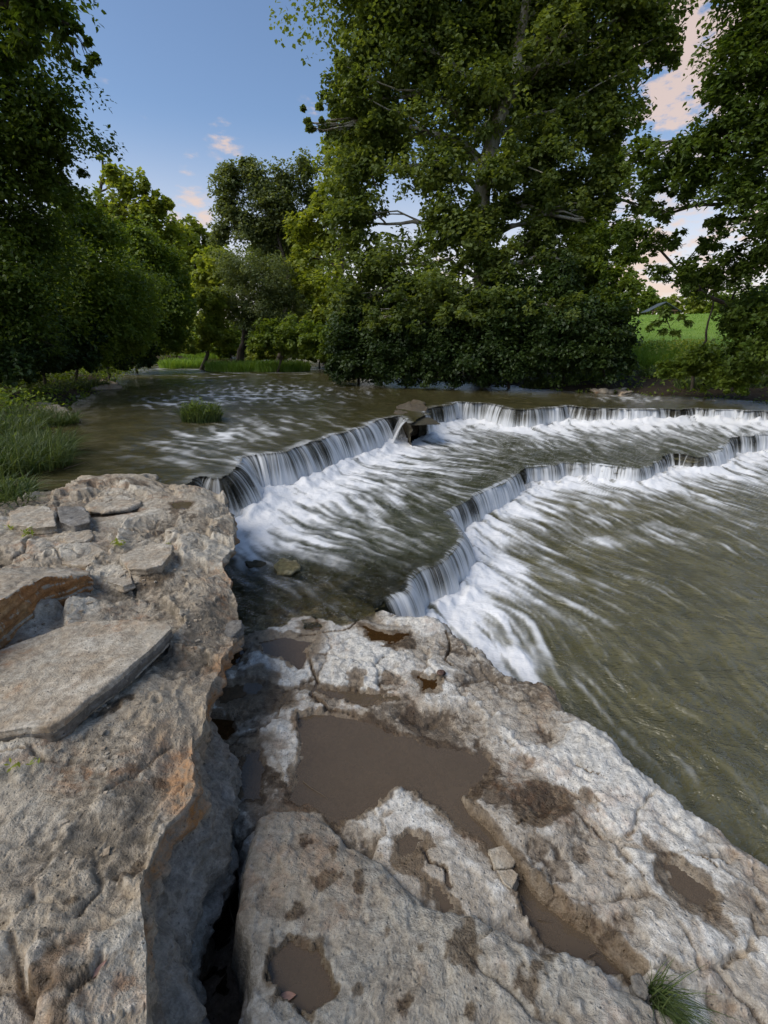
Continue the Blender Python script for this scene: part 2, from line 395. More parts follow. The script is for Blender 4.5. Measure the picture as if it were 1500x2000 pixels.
# ------------------------------------------------------------------ river lines (traced, on their own levels)
ZU, ZM, ZL = .36, -.02, -.28
U_LEFT = GL([(352,946),(372,940),(395,930),(425,934),(446,922),(462,906),(482,890),(520,884),(560,878),(600,864),(645,850),(690,838),(730,824),(765,812),(786,812),(800,826)], ZU)
U_RIGHT = GL([(822,812),(832,795),(868,792),(905,785),(955,787),(985,796),(1030,800),(1068,797),(1105,792),(1150,797),(1240,799),(1330,798),(1420,800),(1490,803),(1600,808),(1720,812)], ZU)
U_BACK = GL([(668,818),(700,808),(735,801),(772,799)], ZU+.06)
L_NEAR = GL([(738,1176),(762,1160),(792,1142),(826,1112),(858,1100),(884,1072),(898,1048),(886,1022),(860,1000),(902,982),(950,956),(1000,932),(1018,914)], ZM)
L_MID = GL([(1018,914),(1060,908),(1100,903),(1145,905),(1195,910),(1240,914),(1280,908),(1288,894)], ZM)
L_FAR = GL([(1288,892),(1330,889),(1368,893),(1398,886),(1425,868),(1470,862),(1530,861),(1640,866),(1800,880)], ZM)

def jag(P, amp, seed):
    Q, s_ = resample(P, .07); t = np.gradient(Q, axis=0); n = np.stack([t[:, 1], -t[:, 0]], -1); n /= np.linalg.norm(n, axis=1)[:, None]+1e-9
    o = noise2(s_*1.3, s_*0+seed, 71)*.9+np.round(noise2(s_*2.6, s_*0+seed, 72)*2.5)/2.5*.8+noise2(s_*6, s_*0+seed, 73)*.35
    e = sstep(0, .25, s_)*sstep(s_[-1], s_[-1]-.25, s_); return Q+n*(o*amp*e)[:, None]
U_LEFT = jag(U_LEFT, .09, 1); U_RIGHT = jag(U_RIGHT, .16, 2); L_NEAR = jag(L_NEAR, .05, 3); L_MID = jag(L_MID, .09, 4); L_FAR = jag(L_FAR, .10, 5)
# ------------------------------------------------------------------ shelf, puddles
SHELF = GL([(455,1215),(480,1190),(520,1168),(590,1164),(650,1178),(700,1186),(742,1178),(800,1194),(850,1206),(900,1234),(940,1266),(985,1296),
            (1075,1320),(1100,1368),(1160,1410),(1200,1440),(1232,1482),(1280,1530),(1350,1580),(1420,1622),(1500,1666),(1640,1760),(2100,2100)])
SHELF = np.vstack([SHELF, [(2.6, -1.2), (-.42, -1.2)], GL([(462,2150),(484,2000),(490,1850),(464,1785),(478,1690),(482,1640),(440,1600),(388,1570),(330,1540),(300,1400),(360,1300),(400,1230)])])
P_DEF = [  # name, level, outline, depth, material key, label
 ('A', -.022, [(582,1402),(640,1392),(695,1398),(745,1420),(820,1450),(900,1470),(955,1478),(965,1500),(945,1545),(915,1572),(958,1632),(1004,1690),(985,1700),(930,1642),(880,1602),(830,1558),(796,1540),(765,1546),(738,1576),(705,1590),(672,1600),(662,1618),(620,1584),(562,1564),(576,1520),(586,1450)], .035, 'puddle', 'largest muddy puddle, wide and brown, in the middle of the pale rock shelf'),
 ('B', -.020, [(470,1482),(505,1466),(516,1500),(506,1560),(458,1572),(450,1530)], .04, 'puddle', 'small oval brown puddle left of the largest puddle, beside the deep crack'),
 ('C', -.012, [(1010,1562),(1058,1548),(1100,1556),(1106,1588),(1060,1614),(1016,1610)], .03, 'puddle', 'round grey puddle to the right of the largest puddle'),
 ('D', -.012, [(1284,1676),(1322,1688),(1378,1722),(1402,1756),(1392,1784),(1346,1792),(1318,1762),(1288,1728)], .03, 'puddle', 'oblong grey puddle near the right edge of the rock shelf'),
 ('F', -.016, [(772,1640),(818,1630),(830,1662),(812,1702),(782,1692)], .025, 'puddle', 'small puddle between two cracks, just above the grey front rock'),
 ('G', -.016, [(835,1716),(862,1730),(884,1772),(870,1782),(842,1752)], .025, 'puddle', 'narrow puddle pinched against the edge of the grey front rock'),
 ('H', -.020, [(500,1256),(560,1240),(618,1252),(594,1272),(604,1290),(584,1312),(560,1296),(520,1284)], .022, 'puddle', 'shallow grey puddle near the upper left of the rock shelf'),
 ('I', -.018, [(708,1222),(740,1234),(792,1240),(772,1256),(722,1250)], .022, 'brownpuddle', 'little rusty puddle near the far tip of the rock shelf'),
 ('J', -.018, [(818,1322),(862,1332),(852,1350),(824,1348)], .022, 'brownpuddle', 'little rusty puddle beside the snail shell'),
 ('K', -.050, [(1002,1702),(1062,1752),(1120,1800),(1180,1842),(1250,1912),(1220,1916),(1150,1880),(1080,1856),(1030,1800),(1000,1742)], .04, 'puddle', 'long wet trough of muddy water in the crack at lower right'),
 ('L', -.020, [(600,1342),(640,1350),(700,1352),(768,1362),(716,1378),(662,1368)], .02, 'puddle', 'thin brown puddle just beyond the largest puddle'),
 ('M', -.030, [(372,1402),(420,1396),(462,1406),(444,1440),(396,1462),(376,1510),(366,1540),(350,1500)], .08, 'brownpuddle', 'dark rust brown pool under the left ledge, beside the oval puddle'),
 ('N', -.030, [(405,1262),(452,1258),(476,1272),(462,1298),(418,1312),(398,1300)], .07, 'brownpuddle', 'dark rust brown pool under the dark stone tip of the left ledge'),
 ('O', -.022, [(592,1214),(630,1224),(612,1236),(590,1230)], .02, 'puddle', 'tiny grey puddle close to the shallow water beyond the shelf'),
 ('Q', -.020, [(470,1335),(500,1330),(520,1345),(480,1362),(430,1375),(420,1345)], .03, 'puddle', 'ragged dark puddle along the left ledge, between two rust brown pools'),
]
PUD = [(n, z, GL(p, z), dp, mk, lb) for n, z, p, dp, mk, lb in P_DEF]
CRACKS = [(GL([(830,1452),(870,1500),(912,1584),(950,1620),(990,1668),(1012,1700),(1050,1742),(1100,1782),(1150,1812),(1190,1860),(1245,1912)]), .012, .07),
          (GL([(826,1652),(840,1680),(868,1690),(872,1716),(880,1728)]), .006, .03),
          (GL([(640,1180),(690,1192),(702,1200),(686,1222),(630,1232),(580,1240)]), .007, .03),
          (GL([(872,1228),(880,1256),(868,1282),(884,1292)]), .006, .03),
          (GL([(962,1690),(1000,1700)]), .005, .03),
          (GL([(1030,1600),(1010,1620)]), .004, .02),
          (GL([(604,1290),(620,1330),(606,1352),(640,1380),(690,1392)]), .008, .02),
          (GL([(1128,1494),(1150,1510),(1174,1516)]), .004, .02),
          (GL([(1370,1668),(1400,1690)]), .004, .02)]
STAINS = GL([(650,1350),(700,1320),(1060,1425),(820,1400),(930,1500),(760,1325),(870,1455),(905,1325),(1140,1670),(1230,1795),(1055,1650),(800,1870),(1140,1560),(620,1720),(450,1480),
             (480,1400),(1280,1650),(560,1200),(650,1400),(760,1260),(800,1230),(1100,1700),(980,1560),(860,1560),(470,1270),(1400,1800),(890,1260)])
ST_R = [.13,.10,.05,.13,.14,.06,.10,.05,.05,.05,.05,.05,.05,.05,.05,.08,.05,.12,.06,.06,.06,.05,.06,.08,.08,.06,.07]

def rock_detail(x, y, seed, rough=1.0):
    wx = x+.08*fbm(x, y, 3, 3, seed+5); wy = y+.08*fbm(x, y, 3, 3, seed+9)
    low = fbm(wx, wy, .9, 3, seed)*.035
    med = (1-np.abs(fbm(wx, wy, 6.5, 5, seed+20, .62))*2.4)*.009
    q = fbm(wx+.3*wy, wy, 1.6, 5, seed+40, .55)*7; f = q-np.floor(q)
    ter = (np.floor(q)+sstep(.82, 1, f))*.011
    F1, F2, ID, dx, dy = voro(wx+.02*fbm(x, y, 20, 2, seed), wy, 7, seed)
    plate = (ID-.5)*.010+(dx*(ID*7 % 1-.5)+dy*(ID*13 % 1-.5))*.012
    plate *= sstep(-.2, .4, fbm(x, y, 1.3, 2, seed+70))
    F1, F2, ID, dx, dy = voro(wx, wy, 30, seed+3)
    pits = -np.clip(.42-F1, 0, 1)*.012*sstep(.05, .35, fbm(x, y, 2.4, 3, seed+80))
    G1, G2, gi, _, _ = voro(x+.07*fbm(x, y, 4, 4, seed+61, .6), y+.07*fbm(x, y, 4, 4, seed+62, .6), 3.4, seed+8)
    crk = -sstep(.06, .0, G2-G1)*sstep(-.08, .12, fbm(x, y, 1.3, 3, seed+71))*.022+(gi-.5)*.022*sstep(-.15, .1, fbm(x, y, 1.1, 3, seed+71))
    fine = fbm(wx, wy, 24, 4, seed+90, .6)*.010+crk
    kn = np.abs(fbm(wx, wy, 14, 5, seed+97, .62))*.020*sstep(-.1, .3, fbm(x, y, 1.9, 2, seed+99))
    return low+rough*(med+ter+plate+pits+fine+kn)

X, Y = fan_grid(-.9, 3.25, .0031, 1.25, -.38, .82, 640)
jit = fbm(X, Y, 5, 5, 300, .6)
s = sdf(X, Y, SHELF)+jit*.06
det = rock_detail(X, Y, 100)
H = det-.02
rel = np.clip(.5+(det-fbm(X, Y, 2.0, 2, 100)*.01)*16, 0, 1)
wet = np.zeros_like(X)
# gentle slope down to the far corner, where the shallow water laps over it
far = sstep(2.0, 2.75, Y)*sstep(.35, -.1, X); H = H-far*.035; wet = np.maximum(wet, far*.5)
for n, z, P, dp, mk, lb in PUD:
    bb = (X > P[:, 0].min()-.2) & (X < P[:, 0].max()+.2) & (Y > P[:, 1].min()-.2) & (Y < P[:, 1].max()+.2)
    x, y = X[bb], Y[bb]; d = sdf(x, y, P)+.020*fbm(x, y, 14, 4, 410, .6)*2+.008*fbm(x, y, 50, 2, 412)
    h = H[bb]
    out = np.maximum(h, z+.003+np.clip(d, 0, .08)*.18)
    k = sstep(.14, .02, d); h = h*(1-k)+out*k
    ins = z+.004-dp*sstep(.004, -.07, d)+fbm(x, y, 12, 4, 420)*.008
    ins = np.where(d < -.004, np.minimum(ins, z-.003+fbm(x,y,9,3,5)*.006), ins)
    h = np.where(d < .004, ins, h); H[bb] = h
    wet[bb] = np.maximum(wet[bb], sstep(.045, .0, d+fbm(x, y, 9, 3, 77)*.03))
    if n == 'A': # the half-dry right corner of the largest puddle
        pass
for P, w, dp in CRACKS:
    bb = (X > P[:, 0].min()-.1) & (X < P[:, 0].max()+.1) & (Y > P[:, 1].min()-.1) & (Y < P[:, 1].max()+.1)
    x, y = X[bb], Y[bb]; d, al = seg_dist(x+.012*fbm(x, y, 12, 4, 500), y+.012*fbm(x, y, 12, 4, 510), P)
    ww = w*(.7+.6*noise2(al*9, al*0, 4))
    H[bb] -= dp*sstep(ww*1.25, ww*.5, d); wet[bb] = np.maximum(wet[bb], sstep(w*1.8, w*.6, d)*.9)
    rel[bb] *= 1-.9*sstep(ww*1.4, ww*.6, d)
# the two sides of the long crack stand at different heights
d, al = seg_dist(X, Y, CRACKS[0][0])
up = sstep(0, .02, -sdf(X, Y, np.vstack([CRACKS[0][0], [(1.6, .55), (2.2, 1.6), (1.0, 2.2)]])))*sstep(.5, .1, d)*sstep(.1, .4, al)
H += .030*up
for (a, b), r in zip(STAINS, ST_R):
    dd = np.hypot(X-a, Y-b)/r*.8+fbm(X, Y, 6, 5, 600, .65)*2.6+.15
    k = sstep(1.0, .35, dd); wet = np.maximum(wet, k*.55); rel = rel*(1-.5*k); H = H-.006*k
for px, py, rr_, am in [(720,1290,.62,1.),(930,1490,.34,1.),(1150,1750,.4,.7),(560,1260,.5,.8),(1000,1800,.3,.7),(1250,1700,.4,.7),(800,1700,.3,.6),(470,1500,.35,.7)]:
    a, b = G(px, py); g_ = np.exp(-((X-a)**2+(Y-b)**2)/rr_**2)*am
    k = sstep(.12, .42, fbm(X, Y, 4.5, 5, 640, .62)+(.5-rel)*.55-.62+g_*.72); wet = np.maximum(wet, k*.85); rel = rel*(1-.5*k)
edge = sstep(0, .12, s)
H = H-np.where(s > -.04, sstep(-.04, 0, s)*.02, 0)-edge*.75
wet = np.maximum(wet, sstep(-.05, .03, s)*sstep(1.2, 2.2, Y)*.8)
wet = np.maximum(wet, sstep(.02, .06, s))
near_ledge = sstep(.22, .0, X+.42)*sstep(1.3, 1.6, Y); wet = np.maximum(wet, near_ledge*sstep(-.2, .2, fbm(X, Y, 4, 3, 9))*.8)
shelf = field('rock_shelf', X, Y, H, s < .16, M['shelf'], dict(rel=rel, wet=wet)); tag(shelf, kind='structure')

def puddle(name, P, z, mk, label, cat='puddle', grow=.03, group='rain puddles on the rock shelf'):
    x0, y0 = P.min(0)-grow; x1, y1 = P.max(0)+grow
    st = max(.012, (x1-x0)/60); xs = np.arange(x0, x1+st, st); ys = np.arange(y0, y1+st, st)
    gx, gy = np.meshgrid(xs, ys); k = sdf(gx, gy, P) < grow
    c = P.mean(0)
    o = field(name, gx, gy, np.full_like(gx, z), k, M[mk], origin=(c[0], c[1], z))
    return tag(o, label, cat, group)
for n, z, P, dp, mk, lb in PUD: puddle('puddle', P, z, mk, lb)

# ------------------------------------------------------------------ front rock (the grey layer the photographer stands on)
FR = GL([(478,1690),(486,1640),(505,1592),(530,1570),(600,1572),(640,1598),(676,1640),(700,1655),(745,1672),(788,1722),(830,1764),(900,1788),(925,1784),(1000,1832),(1058,1872),(1104,1862),(1160,1890),(1200,1922),(1250,1942),(1300,1982),(1372,2035),(1500,2130)], .035)
FR = np.vstack([FR, [(.95, .2), (1.0, -1.0), (-.40, -1.0)], GL([(470,2120),(486,2000),(491,1850),(466,1785)], .035)])
X, Y = fan_grid(-.8, 1.75, .0028, 1.3, -.32, .62, 480)
s = sdf(X, Y, FR)+fbm(X, Y, 6, 5, 310, .6)*.030
det = rock_detail(X, Y, 140, .8)
tilt = .012+.030*sstep(1.45, .9, Y)
H = tilt+det*.9
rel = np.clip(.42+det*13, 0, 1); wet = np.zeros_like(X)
PE = GL([(530,1862),(560,1850),(618,1848),(636,1890),(652,1950),(606,1976),(560,1962),(536,1966),(526,1910)], .03)
ZE = .022
d = sdf(X, Y, PE)+.022*fbm(X, Y, 14, 4, 411, .6)*2
k = sstep(.12, .02, d); H = H*(1-k)+np.maximum(H, ZE+.004+np.clip(d, 0, .1)*.15)*k
H = np.where(d < .004, np.minimum(ZE+.003-.03*sstep(.004, -.07, d)+fbm(X, Y, 12, 4, 421)*.006, ZE-.002), H); wet = np.maximum(wet, sstep(.03, 0, d))
for (px, py, r) in [(650,1655,.05),(640,1715,.045),(700,1730,.04),(905,1850,.05),(820,1855,.03),(1040,1890,.06),(1035,1935,.05),(915,1990,.03),(760,1820,.03),(600,1640,.04),(700,1930,.03),(580,1790,.03),(800,1960,.03)]:
    a, b = G(px, py, .035); dd = np.hypot(X-a, Y-b)/r*.8+fbm(X, Y, 7, 5, 610, .65)*2.6+.15
    k = sstep(1., .3, dd); wet = np.maximum(wet, k*.7); rel = rel*(1-.4*k)
lift = np.clip(-s, 0, .06)/.06
H = H-(1-lift)**2*.02-sstep(-.005, .05, s)*.22
H = np.where(s > .04, H-.5, H)
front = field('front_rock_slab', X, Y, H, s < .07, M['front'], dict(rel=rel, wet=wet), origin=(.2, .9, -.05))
tag(front, 'broad rough grey rock slab lying over the pale shelf at the bottom of the photo', 'rock slab')
puddle('puddle', PE, ZE, 'puddle', 'brown puddle on the grey front rock with a dry leaf floating in it')

# ------------------------------------------------------------------ left ledge: top sheet that folds over into a face
EDGE = GL([(300,938),(350,944),(398,946),(434,958),(446,985),(450,1010),(456,1030),(456,1050),(438,1078),(430,1098),(446,1120),(456,1150),(464,1190),(462,1215),(440,1244),(414,1284),(402,1330),(394,1368),(376,1420),(370,1462),(364,1520),(340,1552),(318,1572),(292,1636),(276,1700),(272,1760),(276,1850),(278,1990),(284,2300)], .38)
BACK = GL([(-400,1060),(-150,1015),(0,990),(60,976),(110,962),(170,944),(230,935),(300,932),(350,944)], .38)
e_y = EDGE[::-1, 1]; e_x = EDGE[::-1, 0]
ys = []; y = -.9
while y < 4.75: ys.append(y); y += .0042*(y+1.0)+.0006
ys = np.array(ys)
xe = np.interp(ys, np.r_[-1, e_y], np.r_[-.35, e_x])
xe = xe+fbm(ys, ys*0+3.3, 4, 4, 700, .6)*.05*sstep(.2, 1, ys)
nt, nf = 660, 90
v = np.linspace(0, 1, nt)**1.0
XT = xe[:, None]-(1-v[None, :])**1.35*(3.2+.55*ys[:, None].clip(0))
YT = np.repeat(ys[:, None], nt, 1)
det = rock_detail(XT, YT, 160, 1.0)
# long terraces running along the bedding, stepping down towards the river
tq = (XT*.55+YT*.25)*3.3+fbm(XT, YT, 1.3, 5, 730, .55)*1.5; tf = tq-np.floor(tq)
terr = -(tf-sstep(.88, 1., tf))*.055+.026
t2 = (XT*.9-YT*.35)*2.1+fbm(XT, YT, 2.1, 5, 735, .6)*1.8; t2 = t2-np.floor(t2); terr = terr-(t2-sstep(.88, 1., t2))*.03*sstep(-.1, .2, fbm(XT, YT, .9, 2, 736))+.012
LH = .375+det*.62+terr*1.15
rt = np.clip(-(XT+1.6)*.05, -.02, .14); LH = LH+rt
LH += .02*sstep(3.0, 4.2, YT)
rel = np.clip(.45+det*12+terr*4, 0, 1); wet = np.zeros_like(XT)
# cracks between the layers of the ledge
for pts, w, dp in [([(175,1043),(240,1042),(300,1034),(375,1016)], .007, .03), ([(0,1108),(50,1085),(60,1060),(130,1064),(190,1060)], .007, .03),
                   ([(112,1078),(118,1100),(170,1106),(212,1088)], .006, .02), ([(250,1122),(262,1150),(230,1152),(160,1140)], .007, .03),
                   ([(0,1478),(60,1462),(85,1480),(140,1470)], .005, .02), ([(200,1525),(262,1480),(300,1440),(330,1420)], .005, .015),
                   ([(180,1640),(185,1700),(150,1760)], .005, .015), ([(30,1830),(38,1940),(60,1960)], .005, .02), ([(140,1930),(180,1890),(190,1850)], .006, .02)]:
    P = GL(pts, .38); d, al = seg_dist(XT+.015*fbm(XT, YT, 10, 3, 520), YT+.015*fbm(XT, YT, 10, 3, 530), P)
    LH -= dp*.8*sstep(w*1.9, w*.4, d); rel *= 1-.8*sstep(w*1.6, w*.6, d)
LP = [('S', .392, GL([(334,984),(358,980),(378,982),(366,996),(342,996)], .39), .03, 'small clear puddle reflecting the sky on the far corner of the ledge'),
      ('T', .392, GL([(168,1003),(205,1000),(252,998),(262,990),(275,985),(268,1002),(210,1010),(172,1010)], .39), .03, 'thin puddle against a rounded hump on the far end of the ledge')]
for n, z, P, dp, lb in LP:
    d = sdf(XT, YT, P)+.01*fbm(XT, YT, 14, 3, 4)
    k = sstep(.3, .03, d); LH = LH*(1-k)+(z+.005+np.clip(d, 0, 1)*.05+det*.2)*k
    LH = np.where(d < .003, z-dp*sstep(.003, -.05, d)-.002, LH); wet = np.maximum(wet, sstep(.05, 0, d)*.8)
for (px, py, r) in [(230,980,.16),(185,955,.18),(300,1130,.12),(310,1145,.06),(230,1365,.06),(260,1310,.05),(290,1275,.05),(240,1180,.1),(60,1960,.16),(110,1990,.1),(235,1580,.025),(150,1575,.02),(300,1490,.03),(240,1660,.05),(130,1740,.03),(350,1010,.12),(205,1790,.02),(270,955,.14),(30,960,.3)]:
    a, b = G(px, py, .38); dd = np.hypot(XT-a, YT-b)/r*.8+fbm(XT, YT, 6, 5, 620, .65)*2.4+.15
    k = sstep(1., .3, dd); wet = np.maximum(wet, k*.65); rel = rel*(1-.5*k)
sb = sdf(XT, YT, np.vstack([BACK, EDGE[1:], [(-.3, -3), (-9, -3)]]))+fbm(XT, YT, 3, 4, 740, .6)*.12
LH = LH-sstep(-.25, .02, sb)*.05-sstep(.0, .25, sb)*.5*(YT > 3.0)
keep = np.ones((len(ys), nt+nf), bool)
# face
w = np.linspace(0, 1, nf+1)[1:]
edge_h = LH[:, -1]
zb = -.62
ZF = edge_h[:, None]+(zb-edge_h[:, None])*w[None, :]
YF = np.repeat(ys[:, None], nf, 1)
dep = edge_h[:, None]-ZF
bul = sstep(.10, .26, dep)*sstep(1.75, 1.35, YF)*(.085+.05*noise2(YF*2.1, ZF*1.5, 8))+sstep(.3, .6, dep)*(-.06)
strat = noise3(YF*3, ZF*22, YF*0+2, 5)*.020+noise3(YF*9, ZF*45, YF*0, 6)*.008
XF = xe[:, None]+.012*np.sqrt(w)[None, :]+bul+strat*sstep(.0, .03, dep)+fbm(YF, ZF*1.4, 4, 6, 750, .62)*.075*sstep(0, .06, dep)+(np.abs(fbm(YF, ZF, 11, 3, 755))-.15)*.05*sstep(0, .04, dep)-sstep(.03, .20, dep)*.17*sstep(1.45, 1.8, YF)
YF = YF+fbm(XF+5, ZF, 8, 3, 760)*.015
XA = np.hstack([XT, XF]); YA = np.hstack([YT, YF]); ZA = np.hstack([LH, ZF])
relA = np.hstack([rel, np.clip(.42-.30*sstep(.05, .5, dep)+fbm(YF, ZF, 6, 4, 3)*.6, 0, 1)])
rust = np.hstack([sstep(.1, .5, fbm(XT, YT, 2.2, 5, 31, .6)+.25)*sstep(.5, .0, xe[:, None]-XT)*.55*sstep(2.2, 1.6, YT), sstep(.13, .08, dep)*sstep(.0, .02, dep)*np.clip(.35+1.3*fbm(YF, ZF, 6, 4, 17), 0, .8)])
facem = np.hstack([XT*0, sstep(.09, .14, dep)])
wetA = np.hstack([wet, sstep(.30, .48, dep)])
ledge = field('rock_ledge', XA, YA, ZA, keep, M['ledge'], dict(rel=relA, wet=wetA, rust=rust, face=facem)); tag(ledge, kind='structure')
for n, z, P, dp, lb in LP: puddle('puddle', P, z, 'darkpuddle' if n == 'T' else 'puddle', lb, group='rain puddles on the rock shelf', grow=.04)

def ledge_z(x, y):
    i = np.argmin(np.abs(ys-y)); j = np.argmin(np.abs(XT[i]-x)); return float(LH[i, j])

# ------------------------------------------------------------------ loose stones
def stone(name, top, ztop, thick, label, mat='slab', voxel=.011, amp=.010, taper=.0, slope=(0, 0), cat='stone', group=None, lean=(0, 0), shared=1.0, parent=None, seed=1, zs=None, foot=None):
    """a broken slab: outline 'top' at ztop, its foot 'thick' lower"""
    top = np.asarray(top, float); c = top.mean(0)
    bm = bmesh.new()
    def zt(p): return ztop+(p[0]-c[0])*slope[0]+(p[1]-c[1])*slope[1]
    a = [bm.verts.new((p[0], p[1], zs[i] if zs else zt(p))) for i, p in enumerate(top)]
    b = [bm.verts.new((c[0]+(p[0]-c[0])*(1+taper)+lean[0], c[1]+(p[1]-c[1])*(1+taper)+lean[1], foot if foot is not None else zt(p)-thick)) for p in top]
    bm.faces.new(a); bm.faces.new(b[::-1]); n = len(top)
    for i in range(n): bm.faces.new((a[i], b[i], b[(i+1) % n], a[(i+1) % n]))
    bmesh.ops.recalc_face_normals(bm, faces=bm.faces)
    voxel *= .62
    me = bpy.data.meshes.new(name); bm.to_mesh(me); bm.free()
    o = bpy.data.objects.new(name, me); col.objects.link(o)
    md = o.modifiers.new('r', 'REMESH'); md.mode = 'VOXEL'; md.voxel_size = voxel; md.use_smooth_shade = True
    dg = bpy.context.evaluated_depsgraph_get(); ev = o.evaluated_get(dg); nm = bpy.data.meshes.new_from_object(ev)
    o.modifiers.clear(); o.data = nm; nm.name = name
    co = np.empty(len(nm.vertices)*3, np.float32); nm.vertices.foreach_get('co', co); co = co.reshape(-1, 3).astype(float)
    no = np.empty(len(nm.vertices)*3, np.float32); nm.vertices.foreach_get('normal', no); no = no.reshape(-1, 3)
    x, y, z = co.T; s_ = seed*3.7
    side = 1-np.abs(no[:, 2])
    chip = np.floor(fbm3(x+s_, y, z*.6, 7/shared, 3, seed+5)*5)/5*amp*2.6*side+np.floor(fbm3(x+s_, y, z*0, 3.2/shared, 4, seed+6)*5)/5*amp*1.3*np.clip(no[:, 2], 0, 1)
    k = fbm3(x+s_, y, z, 3.5/shared, 4, seed)*amp*1.5+fbm3(x, y+s_, z*1.5, 22/shared, 3, seed+3)*amp*.6+chip
    lay = noise3(x*3, y*3, z*70/shared+s_, seed+8)*amp*1.5*side
    co += no*(k[:, None])+no*np.array((1, 1, 0))*lay[:, None]
    co -= np.array((c[0], c[1], ztop-thick))
    nm.vertices.foreach_set('co', co.astype(np.float32).ravel()); nm.update()
    nm.materials.append(M[mat])
    o.location = (c[0], c[1], ztop-thick)
    nm.polygons.foreach_set('use_smooth', np.ones(len(nm.polygons), bool))
    return tag(o, label, cat, group)
# slab with rust-orange broken face, at the left edge
tb = [(-150,1262,.60),(-60,1210,.60),(0,1172,.585),(40,1148,.57),(88,1126,.545),(132,1124,.51),(172,1124,.465),(186,1134,.44),(178,1116,.44),(150,1108,.465),(80,1104,.52),(0,1108,.56),(-150,1112,.60)]
TB = np.array([G(a, b, z) for a, b, z in tb])
ob = stone('rust_block', TB, .58, .21, 'thick rock block with a rust orange broken face at the left edge of the photo', 'slab', taper=-.01, amp=.012, lean=(-.02, -.02), seed=2, zs=[z for a, b, z in tb], foot=.36)
def second_material(o, mk, test):
    me = o.data; me.materials.append(M[mk]); n = len(me.polygons)
    nn = np.empty(n*3, np.float32); me.polygons.foreach_get('normal', nn); nn = nn.reshape(-1, 3)
    cc = np.empty(n*3, np.float32); me.polygons.foreach_get('center', cc); cc = cc.reshape(-1, 3)
    me.polygons.foreach_set('material_index', test(nn, cc).astype(np.int32))
second_material(ob, 'rust', lambda n, c: (n[:, 2] < .62) & (n[:, 1] < .3))
TS = GL([(-160,1330),(-60,1290),(0,1268),(70,1242),(150,1214),(250,1208),(328,1214),(338,1224),(300,1262),(250,1306),(170,1366),(128,1402),(96,1420),(60,1422),(0,1432),(-160,1450)], .435)
ob = stone('long_slab', TS, .435, .07, 'long flat tilted rock slab with a straight grey edge, below the rust orange block', 'slab', slope=(-.0, -.01), amp=.006, seed=5, voxel=.008)
second_material(ob, 'grey', lambda n, c: (n[:, 2] < .45) & (c[:, 2] < .05))
stone('small_block', GL([(232,1088),(262,1070),(300,1060),(338,1064),(336,1080),(318,1104),(286,1112),(250,1112)], .43), .43, .06, 'small dark edged angular block in the middle of the left ledge', 'slab', amp=.008, voxel=.009, seed=6)
stone('flat_stone', GL([(110,1074),(136,1066),(184,1062),(212,1078),(196,1092),(168,1104),(122,1100)], .40), .40, .035, 'flat cracked plate of rock between the rust orange block and the small dark block', 'slab', amp=.005, voxel=.01, seed=7)
stone('layered_block', GL([(18,1000),(48,988),(98,990),(108,1008),(112,1026),(66,1030),(20,1024)], .47), .47, .10, 'layered block of rock with a stepped face at the far left of the ledge', 'slab', amp=.014, voxel=.013, seed=8)
stone('layered_block', GL([(108,990),(126,984),(162,990),(174,1004),(178,1022),(146,1028),(116,1020)], .46), .46, .09, 'dark faced layered block beside the stepped one on the ledge', 'grey', amp=.014, voxel=.013, seed=9)
stone('layered_block', GL([(112,1046),(150,1036),(176,1034),(182,1046),(168,1056),(130,1060)], .42), .42, .05, 'thin block of rock in front of the dark faced layered block', 'slab', amp=.01, voxel=.011, seed=10)
stone('rock_hump', GL([(170,985),(195,972),(240,968),(274,974),(276,984),(250,994),(200,1000),(174,998)], .415), .415, .07, 'low rounded hump of brown rock beside the thin ledge puddle', 'slab', amp=.02, voxel=.015, seed=11)
stone('plate_stone', GL([(180,1110),(226,1098),(256,1112),(262,1138),(240,1146),(190,1130)], .395), .395, .04, 'thin flaking plate of rock with rusty stains beside the small dark block', 'slab', amp=.008, voxel=.009, seed=12)
stone('tip_stone', GL([(432,1226),(452,1212),(472,1210),(474,1226),(458,1240),(440,1250)], .30), .30, .10, 'dark wedge of stone jutting from the ledge above a rust brown pool', 'grey', amp=.008, voxel=.008, seed=13)
stone('fall_rock', GL([(764,803),(776,794),(790,787),(808,785),(826,788),(836,795),(832,803),(812,806),(796,809),(780,808)], .38), .38, .40, 'jagged dark boulder splitting the upper waterfall in two', 'fallrock', amp=.03, voxel=.016, taper=.12, seed=14, shared=1.5, zs=[.34,.39,.38,.43,.41,.40,.37,.35,.33,.35], foot=.0)
stone('shallow_rock', GL([(532,1104),(552,1090),(580,1090),(588,1108),(570,1122),(542,1120)], .0), .0, .08, 'pitted brown rock just breaking the shallow water beyond the shelf', 'bed', amp=.02, voxel=.012, seed=15, taper=.2)
stone('shallow_rock', GL([(476,1096),(500,1090),(520,1098),(512,1104),(486,1106)], .0), .0, .06, 'thin dark mossy rock in the shallow water close to the left ledge', 'wetrock', amp=.02, voxel=.012, seed=16, taper=.2)
stone('bank_rock', GL([(48,792),(70,782),(110,788),(138,800),(142,812),(100,812),(60,806)], .46), .46, .2, 'flat brown rock in the grass of the left bank', 'slab', amp=.05, voxel=.03, seed=17, shared=2.)
stone('bank_rock', GL([(150,748),(196,740),(232,746),(236,754),(190,757),(150,758)], .42), .42, .12, 'long low rock ledge at the water line farther up the left bank', 'slab', amp=.04, voxel=.04, seed=18, shared=2.)
stone('bank_rock', GL([(0,938),(34,940),(56,958),(40,978),(0,984),(-60,970)], .43), .43, .15, 'reddish brown wet rock under the long grass on the left bank', 'mud', amp=.03, voxel=.02, seed=19)
